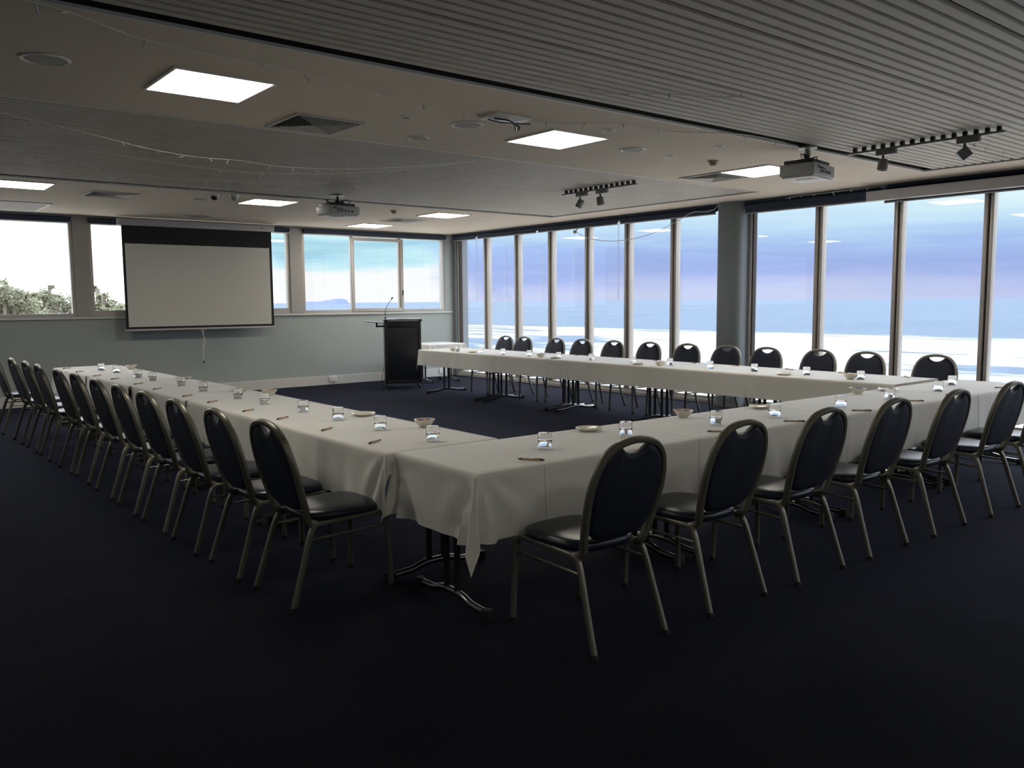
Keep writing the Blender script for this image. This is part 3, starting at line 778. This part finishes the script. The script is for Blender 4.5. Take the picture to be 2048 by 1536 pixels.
# side table behind the lectern
loc = Vector((8.72, 13.22, 0))
banquet_table(.80, .75, loc, 0, 'small side table in the far corner behind the lectern', ends=(.1, .1))
cloth(.80, .75, loc, 0, (.27, .27, .27, .27), 'white cloth on the small side table in the far corner', 80, creases=(.4,), amp=.014)

# ------------------------------------------------------------------ banquet chairs
def build_chair():
    t = thing('banquet_chair', '', 'chair')
    # curve of the back in profile: y as function of z
    def yb(z): return .118 - .30 * (z - .42) + .06 * (z - .42) ** 2
    half = [(.190, .445), (.205, .52), (.219, .62), (.224, .71), (.212, .80), (.177, .876), (.112, .925), (0, .944)]
    pts = [(-x, yb(z), z) for x, z in half] + [(x, yb(z), z) for x, z in reversed(half[:-1])]
    full = [(-.196, .165, .412), (-.190, .138, .424)] + pts + [(.190, .138, .424), (.196, .165, .412)]
    b = nb(); tube(b, catmull(full, 5), .0155, 10, ry=.0185, up=(0, 1, .25), power=.7); obj('back_frame', b, FRAME, t)
    # padded back with a scooped hand hold below the top rail
    inner = []
    cr = catmull([(x, z, 0) for x, z in [(-.165, .515), (-.187, .55), (-.203, .63), (-.212, .71), (-.201, .797), (-.168, .868), (-.112, .912), (-.090, .922)]], 5)
    left = [(p.x, p.y) for p in cr]
    notch = [(-.081, .916), (-.068, .903), (-.048, .891), (-.024, .883), (0, .880), (.024, .883), (.048, .891), (.068, .903), (.081, .916)]
    right = [(-x, z) for x, z in reversed(left)]
    bot = [(.14, .495), (.10, .487), (.05, .483), (0, .482), (-.05, .483), (-.10, .487), (-.14, .495)]
    ol = left + notch + right + bot
    cxy = (0, .69)
    def ring(bm, k, dep, dn=0.0):
        out = []
        for x, z in ol:
            # shrink towards the centre by an absolute distance
            v = Vector((x - cxy[0], z - cxy[1])); l = v.length; q = v * ((l - k) / l)
            zz = q.y + cxy[1]; xx = q.x
            out.append(bm.verts.new((xx, yb(zz) + dep, zz - dn)))
        return out
    b = nb(); rings = [ring(b, .05, .036), ring(b, .022, .034), ring(b, .006, .024), ring(b, 0, .010), ring(b, .0, -.004), ring(b, .010, -.013), ring(b, .03, -.016)]
    n = len(ol)
    for A, B in zip(rings, rings[1:]):
        for k in range(n): b.faces.new((A[k], A[(k + 1) % n], B[(k + 1) % n], B[k]))
    b.faces.new(rings[0]); b.faces.new(list(reversed(rings[-1])))
    bmesh.ops.triangulate(b, faces=[f for f in b.faces if len(f.verts) > 4])
    obj('backrest', b, FABR, t, angle=50)
    # seat cushion
    def srow(s, z):
        out = []
        for k in range(40):
            th = 2 * PI * k / 40; c_, s_ = math.cos(th), math.sin(th)
            x = math.copysign(abs(c_) ** .55, c_); y = math.copysign(abs(s_) ** .60, s_)
            wx = .212 + .012 * y
            out.append((x * (wx - s), .345 + y * (.228 - s), z))
        return out
    b = nb(); prof = [(.05, .430), (.006, .430), (0, .438), (0, .456), (.008, .468), (.03, .477), (.075, .482), (.13, .484)]
    RR = [[b.verts.new(p) for p in srow(s, z)] for s, z in prof]
    for A, B in zip(RR, RR[1:]):
        for k in range(40): b.faces.new((A[k], A[(k + 1) % 40], B[(k + 1) % 40], B[k]))
    b.faces.new(RR[-1]); b.faces.new(list(reversed(RR[0]))); obj('seat', b, VINYL, t, angle=70)
    # seat frame rails
    b = nb()
    for s in (-1, 1): tube(b, catmull([(s * .200, .120, .400), (s * .203, .160, .416), (s * .205, .30, .422), (s * .205, .50, .424), (s * .203, .545, .422)], 4), .0105, 8, ry=.0125, power=.7)
    tube(b, [(-.19, .50, .421), (.19, .50, .421)], .009, 8); tube(b, [(-.19, .17, .416), (.19, .17, .416)], .009, 8)
    obj('seat_frame', b, FRAME, t)
    for s in (-1, 1):
        b = nb(); tube(b, catmull([(s * .228, 0, .014), (s * .217, .060, .20), (s * .208, .104, .34), (s * .204, .128, .395), (s * .203, .150, .414)], 4), .0135, 8, ry=.0155, up=(0, 1, 0), power=.7)
        lg = obj('leg', b, FRAME, t)
        b = nb(); tube(b, [(s * .229, -.003, 0), (s * .228, 0, .022)], .016, 10, ry=.018, up=(0, 1, 0)); obj('foot_cap', b, RUBB, lg)
        b = nb(); tube(b, catmull([(s * .222, .575, .014), (s * .214, .572, .20), (s * .207, .567, .37), (s * .205, .555, .405), (s * .205, .53, .421)], 4), .0135, 8, ry=.0155, up=(0, 1, 0), power=.7)
        lg = obj('leg', b, FRAME, t)
        b = nb(); tube(b, [(s * .222, .575, 0), (s * .222, .575, .022)], .016, 10, ry=.018, up=(0, 1, 0)); obj('foot_cap', b, RUBB, lg)
        b = nb(); tube(b, [(s * .209, .106, .345), (s * .209, .566, .352)], .0075, 8); obj('stretcher', b, FRAME, t)
    return t
chair0 = build_chair()
first = [True]
def chair(x, y, rz, label, group):
    if first[0]:
        first[0] = False; chair0.location = (x, y, 0); chair0.rotation_euler = (0, 0, rz); chair0['label'] = label; chair0['group'] = group; return
    dup(chair0, (x, y, 0), rz, label, group)
J = random.Random(3)
bx = [2.693, 3.475, 4.205, 4.925, 5.685, 6.50, 7.22]; by = [2.49, 2.482, 2.460, 2.436, 2.405, 2.372, 2.36]
for i, (x, y) in enumerate(zip(bx, by)):
    lab = 'dark navy banquet chair with bronze frame, closest to the camera at the near row' if i == 0 else 'dark navy banquet chair at the near row, %s from its left end' % ORD[i]
    chair(x, y, math.radians(J.uniform(-1.5, 1.5)), lab, 'chairs along the near row')
ayc = [4.09, 4.72, 5.37, 5.99, 6.63, 7.28, 8.05, 8.63, 9.48, 10.10, 10.80, 11.75]
axc = [1.70, 1.67, 1.65, 1.64, 1.630, 1.625, 1.63, 1.605, 1.585, 1.575, 1.55, 1.50]
for i, (x, y) in enumerate(zip(axc, ayc)):
    lab = 'dark navy banquet chair with bronze frame, closest to the camera at the left row' if i == 0 else 'dark navy banquet chair at the left row, %s from the camera' % ORD[i]
    if i == 11: lab = 'dark navy banquet chair at the far end of left row, cut by photo edge'
    chair(x, y, -PI / 2 + math.radians(J.uniform(-1.5, 1.5)), lab, 'chairs along the left row')
cyc = [4.02, 4.77, 5.36, 6.06, 6.67, 7.33, 8.01, 8.71, 9.39, 9.955, 10.77, 11.27]
for i, y in enumerate(cyc):
    lab = 'dark banquet chair in front of the glass wall, %s from the right' % (ORD[i] if i else 'first')
    chair(8.99 + J.uniform(-.02, .02), y, PI / 2 + math.radians(J.uniform(-2, 2)), lab, 'chairs along the glass wall')

# ------------------------------------------------------------------ table ware
TOP = TZ + .0062
def glass_mesh():
    b = nb(); lathe(b, [(.0385, .001), (.0390, .045), (.0385, .084), (.036, .0875), (0, .0875), (0, .0885)][:4] + [(0, .0875)], 32)
    return b
def tumbler():
    # upturned: rim on the cloth, thick base uppermost
    prof = [(.0378, 0), (.0383, .0), (.0388, .003), (.0390, .045), (.0385, .083), (.0365, .0875), (.020, .0880), (0, .0880)]
    inner = [(0, .050), (.024, .0505), (.034, .048), (.0374, .043), (.0378, .003)]
    b = nb(); n = 32; rings = []
    for r, z in prof + inner:
        rings.append([b.verts.new((0, 0, z))] if r < 1e-6 else [b.verts.new((r * math.cos(2 * PI * k / n), r * math.sin(2 * PI * k / n), z)) for k in range(n)])
    for A, B in list(zip(rings, rings[1:])) + [(rings[-1], rings[0])]:
        if len(A) == 1 and len(B) == 1: continue
        for k in range(n):
            if len(A) == 1: b.faces.new((A[0], B[(k + 1) % n], B[k]))
            elif len(B) == 1: b.faces.new((A[k], A[(k + 1) % n], B[0]))
            else: b.faces.new((A[k], A[(k + 1) % n], B[(k + 1) % n], B[k]))
    return b
gfirst = []
def glass(x, y, label, group):
    if not gfirst:
        o = obj('tumbler', tumbler(), GLASS, angle=50); gfirst.append(o)
    else:
        o = gfirst[0].copy(); C.objects.link(o)
    o.location = (x, y, TOP); tag(o, label, 'glass', group)
GA = [(2.66, 3.94 + .08), (2.65, 4.60), (2.66, 5.19), (2.66, 5.74), (2.64, 6.40), (2.63, 6.94), (2.61, 7.74), (2.63, 8.42), (2.58, 9.20), (2.56, 9.66), (2.56, 10.55), (2.51, 11.05)]
for i, (x, y) in enumerate(GA): glass(x, y, 'upturned clear tumbler on the left row, %s from the camera' % ORD[i], 'tumblers on the left row')
GB = [(2.98, 3.40), (3.62, 3.40), (4.40, 3.34), (4.98, 3.29), (5.80, 3.27), (6.53, 3.27), (7.38, 3.27)]
for i, (x, y) in enumerate(GB): glass(x, y, 'upturned clear tumbler on the near row, %s from its left end' % (ORD[i] if i else 'first'), 'tumblers on the near row')
GC = [(8.01, 3.33), (7.91, 4.26), (7.98, 4.9), (7.97, 5.54), (7.95, 6.13), (8.0, 6.78), (7.92, 7.32), (7.95, 8.11), (7.88, 8.69), (7.88, 9.33), (7.86, 9.92), (7.80, 10.41), (7.80, 11.03)]
for i, (x, y) in enumerate(GC):
    if i == 0: x, y = 8.0, 3.42
    glass(x, y, 'upturned clear tumbler on the window row, %s from the right' % (ORD[i] if i else 'first'), 'tumblers on the window row')

pfirst = []
def pen(x, y, rz, label, group):
    if not pfirst:
        t = thing('ballpoint_pen', label, 'pen', (x, y, TOP), rz, group)
        b = nb(); tube(b, [(-.045, 0, .0055), (.052, 0, .0055)], .0052, 12); obj('barrel', b, KRAFT, t)
        b = nb(); tube(b, [(.052, 0, .0055), (.066, 0, .0055)], .0054, 12); tube(b, [(.066, 0, .0055), (.073, 0, .0055)], .0028, 8); box(b, .022, .058, -.0018, .0018, .0105, .0125); obj('clip_end', b, BLKP, t)
        b = nb(); lathe(b, [(.0052, 0), (.0048, .012), (.0012, .024), (0, .025)], 12, Matrix.Translation((-.045, 0, .0055)) @ Matrix.Rotation(-PI / 2, 4, 'Y')); obj('writing_tip', b, BLKP, t)
        pfirst.append(t); return
    dup(pfirst[0], (x, y, TOP), rz, label, group)
PB = [(2.705, 3.196), (4.15, 3.13), (4.87, 3.07), (5.69, 3.05), (6.53, 3.07), (7.18, 3.05), (8.05, 3.01)]
PBa = [-56, -50, -51, -50, -50, -50, -48]
for i, (x, y) in enumerate(PB): pen(x, y, math.radians(PBa[i]), 'brown card ballpoint pen on the near row, %s from its left end' % (ORD[i] if i else 'first'), 'pens on the near row')
PA = [(2.385, 4.205), (2.40, 4.835), (2.40, 5.51), (2.38, 6.08), (2.38, 6.84), (2.37, 7.43), (2.35, 8.24), (2.36, 8.90), (2.33, 9.68), (2.28, 10.24), (2.26, 11.0), (2.26, 11.7)]
for i, (x, y) in enumerate(PA): pen(x, y, math.radians(215 + J.uniform(-10, 8)), 'brown card ballpoint pen on the left row, %s from the camera' % ORD[i], 'pens on the left row')
PC = [(8.46, 4.06), (8.45, 4.75), (8.46, 5.41), (8.47, 6.16), (8.46, 6.78), (8.46, 7.42), (8.46, 8.18), (8.47, 8.96)]
for i, (x, y) in enumerate(PC): pen(x, y, math.radians(60 + J.uniform(-15, 15)), 'ballpoint pen on the window row, %s from the right' % (ORD[i] if i else 'first'), 'pens on the window row')

def candies(t_loc, cols, label, seed, n=26):
    rr = random.Random(seed); bm = nb()
    for k in range(n):
        a = rr.uniform(0, 2 * PI); r = .045 * math.sqrt(rr.random()); z = .030 + .014 * (1 - r / .05) + rr.uniform(0, .012)
        M = Matrix.Translation((r * math.cos(a), r * math.sin(a), z)) @ Matrix.Rotation(rr.uniform(0, 3), 4, 'Z') @ Matrix.Rotation(rr.uniform(-.6, .6), 4, 'X')
        n0 = len(bm.faces)
        pts = [(-.017, 0, 0), (-.011, 0, 0), (-.008, 0, 0), (0, 0, 0), (.008, 0, 0), (.011, 0, 0), (.017, 0, 0)]; rad = [.007, .003, .006, .0075, .006, .003, .007]
        rings = []
        for p_, r2 in zip(pts, rad):
            rings.append([bm.verts.new(M @ Vector((p_[0], r2 * math.cos(2 * PI * q / 6), r2 * .8 * math.sin(2 * PI * q / 6)))) for q in range(6)])
        for A, B in zip(rings, rings[1:]):
            for q in range(6): bm.faces.new((A[q], A[(q + 1) % 6], B[(q + 1) % 6], B[q]))
        bm.faces.new(rings[0]); bm.faces.new(rings[-1])
        ci = rr.randrange(len(cols)); bm.faces.ensure_lookup_table()
        for f in bm.faces[n0:]: f.material_index = ci
    o = obj('wrapped_sweets', bm, mat(cols[0][0], cols[0][1], .3), angle=50)
    for nme, c_ in cols[1:]: o.data.materials.append(mat(nme, c_, .3))
    o.location = t_loc; tag(o, label, 'sweets', kind='stuff')
BLU = ('sweet_wrapper_blue', (.05, .15, .5)); ORA = ('sweet_wrapper_orange', (.6, .2, .04)); RED = ('sweet_wrapper_red', (.45, .04, .05)); TEA = ('sweet_wrapper_teal', (.05, .25, .3)); CRE = ('sweet_wrapper_cream', (.6, .5, .4)); BRO = ('sweet_wrapper_brown', (.25, .12, .05)); PUR = ('sweet_wrapper_purple', (.2, .08, .25))
bf = []
def bowl(x, y, where, cols, seed, group='sweet bowls on the tables'):
    if not bf:
        b = nb()
        lathe(b, [(0, .004), (.026, .004), (.028, 0), (.032, 0), (.034, .005), (.050, .020), (.066, .043), (.070, .050), (.067, .051), (.062, .043), (.046, .024), (.028, .011), (0, .009)], 36)
        o = obj('sweet_bowl', b, CERA, angle=60); bf.append(o)
    else: o = bf[0].copy(); C.objects.link(o)
    o.location = (x, y, TOP); tag(o, 'small cream bowl of sweets ' + where, 'bowl', group)
    candies((x, y, TOP), cols, 'wrapped sweets heaped in the bowl ' + where, seed)
bowl(2.93, 4.52, 'at near inner corner of the left row', [BLU, ORA, CRE, TEA], 1)
bowl(2.92, 6.97, 'midway along the left row, beside the fifth tumbler', [ORA, ORA, BLU, CRE], 2)
bowl(2.84, 11.0, 'at the far end of the left row', [BRO, ORA, CRE], 3)
bowl(4.51, 3.70, 'between second and third tumblers on the near row', [RED, BLU, CRE, PUR], 4)
bowl(6.72, 3.64, 'with blue wrappers beside the fifth tumbler of near row', [BLU, TEA, BLU, CRE], 5)
bowl(7.88, 4.35, 'at the near end of the window row', [RED, ORA, CRE], 6)
bowl(7.84, 6.80, 'in the middle of the window row', [RED, BRO, CRE], 7)
bowl(7.84, 9.02, 'on the window row, second from the far end', [BRO, RED, CRE], 8)
bowl(7.84, 11.2, 'at the far end of the window row', [BRO, ORA, CRE], 9)
pf = []
def plate(x, y, label):
    if not pf:
        b = nb(); lathe(b, [(0, .002), (.045, .002), (.048, 0), (.052, 0), (.056, .004), (.075, .012), (.086, .019), (.084, .021), (.070, .014), (.054, .008), (0, .007)], 40)
        o = obj('side_plate', b, CERA, angle=60); pf.append(o)
    else: o = pf[0].copy(); C.objects.link(o)
    o.location = (x, y, TOP); tag(o, label, 'plate', 'cream side plates on the tables')
plate(2.90, 5.27, 'cream side plate on left row behind the second tumbler')
plate(2.88, 7.55, 'cream side plate on left row behind the sixth tumbler')
plate(2.88, 9.15, 'cream side plate on left row behind the eighth tumbler')
plate(3.61, 3.70, 'cream side plate on near row between its first two tumblers')
plate(5.30, 3.62, 'cream side plate behind the fourth tumbler of the near row')
plate(7.12, 3.58, 'cream side plate behind the sixth tumbler of the near row')
plate(7.83, 5.07, 'cream side plate on window row between the two near bowls')
plate(7.80, 7.12, 'cream side plate on window row left of the middle bowl')
plate(7.80, 8.68, 'cream side plate on window row right of the second furthest bowl')
plate(7.80, 10.62, 'cream side plate on window row near the lectern end')

# ------------------------------------------------------------------ fairy lights and loose cable
def in_plane(P0, P1, px):
    """points of the hanging wire: the sight line through each photographed spot met with the vertical plane P0-P1"""
    d = (P1 - P0); n = Vector((d.y, -d.x, 0)).normalized(); out = []
    for u, v in px:
        r = ray(u, v); s = n.dot(P0 - EYE) / n.dot(r); out.append(EYE + r * s)
    return out
bulb_me = []
def fairy(pts, label, nb_, seed, rw=.0034, bl=.040):
    rr = random.Random(seed)
    t = thing('fairy_light_string', label, 'fairy lights', tuple(pts[0]), group='fairy light strings')
    O = Vector(pts[0]); path = catmull([p - O for p in pts], 8)
    b = nb(); tube(b, path, rw, 5); obj('wire', b, WIRE, t)
    if not bulb_me:
        q = nb(); tube(q, [(0, 0, 0), (0, 0, -bl * .5)], .0050, 6); lathe(q, [(.0048, -bl * .5), (.0055, -bl * .8), (0, -bl)], 8); q2 = obj('bulb', q, BULB, t); bulb_me.append(q2.data); src = q2
        used = False
    else: src = None
    for k in range(nb_):
        f = (k + .5) / nb_ * (len(path) - 1); i = int(f); p = path[i].lerp(path[min(i + 1, len(path) - 1)], f - i)
        if src is not None and k == 0: o = src
        else: o = bpy.data.objects.new('bulb', bulb_me[0]); C.objects.link(o); o.parent = t
        o.location = p; o.rotation_euler = (rr.uniform(-1, 1), rr.uniform(-1, 1), rr.uniform(0, 6)); 
        if rr.random() < .25: o.rotation_euler[0] += PI
        s = rr.uniform(.9, 1.5); o.scale = (1, 1, s)
def cl(p, z=2.915): 
    return Vector((p.x, p.y, min(p.z, z)))
def drape(px, zL, zR, label, n, seed):
    P0 = onz(*px[0], zL); P1 = onz(*px[-1], zR)
    pts = in_plane(P0, P1, px); fairy([cl(p) for p in pts], label, n, seed)
drape([(-60, 205), (0, 225), (70, 240), (170, 265), (310, 300), (405, 315), (480, 321), (560, 333), (640, 337), (700, 338), (760, 336), (830, 333), (900, 327), (955, 320)], 2.90, 2.91, 'topmost fairy light string draped under the further ribbed panel', 24, 1)
drape([(-60, 270), (40, 285), (165, 300), (300, 320), (400, 335), (500, 345), (620, 348), (700, 346), (800, 341), (870, 333), (957, 321)], 2.88, 2.91, 'second fairy light string from the top under the further ribbed panel', 24, 2)
drape([(20, 306), (120, 322), (230, 342), (330, 355), (450, 362), (560, 365), (680, 364), (790, 357)], 2.90, 2.91, 'third fairy light string from the top under the further ribbed panel', 18, 3)
drape([(160, 345), (200, 360), (310, 370), (450, 377), (560, 379), (650, 378), (715, 372)], 2.91, 2.91, 'lowest fairy light string under the further ribbed panel', 13, 4)
P = [onz(u, v, 2.912) for u, v in ((50, 0), (150, 28), (285, 78), (430, 108), (560, 135), (690, 172), (830, 205), (955, 232))]
fairy(P, 'fairy light string stretched across ceiling to the empty projector mount', 12, 5)
P = [onz(u, v, 2.912) for u, v in ((955, 232), (1100, 246), (1225, 246), (1340, 262), (1480, 268), (1570, 285))]
fairy(P, 'fairy light string from the empty mount towards the near projector', 8, 6)
P = [onz(u, v, 2.916) for u, v in ((1070, 160), (1200, 185), (1340, 188), (1430, 194), (1495, 192))]
fairy(P, 'fairy light string along the middle of the near ribbed panel', 7, 7)
P = [onz(u, v, 2.916) for u, v in ((1880, 278), (1935, 284), (1990, 297), (2060, 316))]
fairy(P, 'short fairy light string at the right edge below the long track', 6, 8)
P = [onx(u, v, 9.99) for u, v in ((1572, 397), (1600, 391), (1640, 387), (1690, 381), (1740, 375), (1775, 371))]
fairy([cl(p, 2.91) for p in P], 'short fairy light string over the blind right of the column', 7, 9)
pts = [onx(u, v, 10.0) for u, v in ((1152, 464), (1175, 476), (1215, 482), (1260, 479), (1310, 465), (1350, 445), (1385, 425), (1410, 424), (1428, 419), (1436, 410))]
b = nb(); tube(b, catmull(pts, 6), .005, 6); tag(obj('hanging_cable', b, WIRE), 'thin grey cable drooping across the panes left of the column', 'cable')
p = onx(1150, 464, 10.0)
t = thing('motion_sensor', 'small grey sensor fixed on the blind where drooping cable starts', 'sensor', (p.x, p.y, p.z))
b = nb(); lathe(b, [(0, .03), (.03, .026), (.036, 0), (.026, -.022), (0, -.03)], 16); obj('housing', b, PROJ, t)
b = nb(); tube(b, [(0, 0, .02), (.06, 0, .05), (.09, 0, .08)], .008, 8); obj('bracket', b, PROJ, t)

# ------------------------------------------------------------------ outside
b = nb()
for (x0, x1, y0, y1) in ((30, 9000, -6000, 9000), (-4000, 30, 120, 9000)):
    vs = [b.verts.new(p) for p in ((x0, y0, 0), (x1, y0, 0), (x1, y1, 0), (x0, y1, 0))]; b.faces.new(vs)
o = obj('sea', b, SEA, smooth=False); o.location = (0, 0, -6.0); o['kind'] = 'structure'; o['label'] = 'pale blue sea with wide bands of white surf'
b = nb(); 
vs = [b.verts.new(p) for p in ((-200, -60, -5.6), (24, -60, -5.6), (34, 40, -5.6), (28, 118, -5.6), (-200, 118, -5.6))]; f = b.faces.new(vs)
ex = [b.verts.new(p) for p in ((40, -60, -6.3), (50, 40, -6.3), (44, 128, -6.3), (-200, 128, -6.3))]
b.faces.new((vs[1], ex[0], ex[1], vs[2])); b.faces.new((vs[2], ex[1], ex[2], vs[3])); b.faces.new((vs[3], ex[2], ex[3], vs[4]))
o = obj('beach_sand', b, SAND); o['kind'] = 'structure'; o['label'] = 'pale sand below the building'

def ridge(name, label, cat, px, y, z0, m, depth):
    """solid landform: crest line read off the photograph at real distance y"""
    crest = [ony(u, v, y) for u, v in px]; b = nb(); rows = []
    for p in crest:
        k = p.y / 1.0; d = Vector((p.x, p.y, 0)).normalized()
        h = p.z - z0
        rows.append([b.verts.new((p.x - d.x * depth * a, p.y - d.y * depth * a, z0 + h * c)) for a, c in ((.5, 0), (.3, .5), (.1, .92), (0, 1), (-.2, .9), (-.6, .4), (-1, 0))])
    for A, B in zip(rows, rows[1:]):
        for k in range(6): b.faces.new((A[k], B[k], B[k + 1], A[k + 1]))
    b.faces.new(rows[0]); b.faces.new(list(reversed(rows[-1])))
    tag(obj(name, b, m, angle=30), label, cat)
ridge('headland', 'low blue headland on the horizon left of the lectern', 'headland', [(600, 605), (612, 603.5), (640, 602.8), (650, 601), (660, 599.5), (668, 598), (678, 597.2), (686, 597.6), (692, 598.5), (694, 601), (696, 605)], 3000, -6.5, HILLM, 300)
ridge('distant_hills', 'pale lavender hills across the bay behind the trees at far left', 'hills', [(-120, 597), (-60, 594), (0, 595), (30, 596), (60, 595), (72, 600), (78, 608)], 2200, -6.5, HILLL, 250)

def tree(x, y, blobs, label, seed, dens=1.0):
    rr = random.Random(seed)
    t = thing('coastal_tree', label, 'tree', (x, y, -5.6), group='trees outside the far left windows')
    b = nb()
    for bx_, by_, bz, r in blobs:
        tube(b, catmull([(0, 0, 0), (bx_ * .2, by_ * .2, bz * .45), (bx_ * .7, by_ * .7, bz * .8), (bx_, by_, bz)], 4), .05, 6)
    tube(b, [(0, 0, 0), (.05, 0, 3.0)], .16, 8); obj('trunk', b, BARK, t)
    b = nb(); sub = []
    for bx_, by_, bz, r in blobs:
        for q in range(6 if r > .15 else 2):
            a = rr.uniform(0, 2 * PI); w = r * rr.uniform(.2, .95)
            sub.append((bx_ + w * math.cos(a), by_ + rr.uniform(-.4, .4), bz + w * .8 * math.sin(a), r * rr.uniform(.25, .6)))
    for bx_, by_, bz, r in sub:
        for k in range(int(420 * dens * r * r) + 40):
            v = Vector((rr.gauss(0, 1), rr.gauss(0, 1), rr.gauss(0, 1))).normalized() * (r * rr.random() ** .45)
            v.z *= .8
            p = Vector((bx_, by_, bz)) + v; s = rr.uniform(.06, .13)
            d = Vector((rr.uniform(-1, 1), rr.uniform(-1, 1), rr.uniform(-1.2, .6))).normalized(); e = d.orthogonal().normalized() * s * .28
            q = [b.verts.new(p), b.verts.new(p + d * s * .5 + e), b.verts.new(p + d * s), b.verts.new(p + d * s * .5 - e)]
            b.faces.new(q)
    obj('foliage', b, TREEM, t, smooth=False)
def at(u, v, y):
    p = ony(u, v, y); return p.x, p.z
TY = 27.0
def crown(lst, base_u):
    x0, _ = at(base_u, 600, TY); out = []
    for u, v, r in lst:
        x_, z_ = at(u, v, TY); out.append((x_ - x0, random.uniform(-.5, .5), z_ + 5.6, r * TY / 27.0))
    return x0, out
x0, bl = crown([(-10, 622, 1.0), (10, 610, .55), (25, 615, .5), (12, 628, .7), (35, 625, .4), (0, 598, .35), (24, 590, .28), (30, 584, .16), (3, 578, .14), (-20, 600, .6), (4, 565, .1), (48, 590, .10), (58, 589, .12)], 5)
tree(x0, TY, bl, 'bushy olive green tree outside at the extreme left edge', 11, 1.3)
TY = 36.0
x0, bl = crown([(80, 622, .5), (100, 620, .6), (120, 622, .6), (140, 625, .5), (72, 600, .2), (66, 595, .2), (92, 588, .28), (104, 590, .2), (88, 605, .3), (118, 600, .22), (130, 610, .3), (95, 575, .10), (148, 605, .2), (60, 618, .14), (50, 622, .2), (110, 608, .3)], 100)
tree(x0, TY, bl, 'grey green tree outside the leftmost window, right part', 12, 1.2)
TY = 20.0
x0, bl = crown([(190, 615, .32), (187, 603, .2), (197, 622, .34), (210, 617, .3), (222, 619, .26), (233, 622, .2), (200, 592, .09), (199, 578, .07), (215, 605, .07), (206, 628, .34), (225, 630, .25)], 205)
tree(x0, TY, bl, 'small thin tree outside between left pier and projection screen', 13, .7)
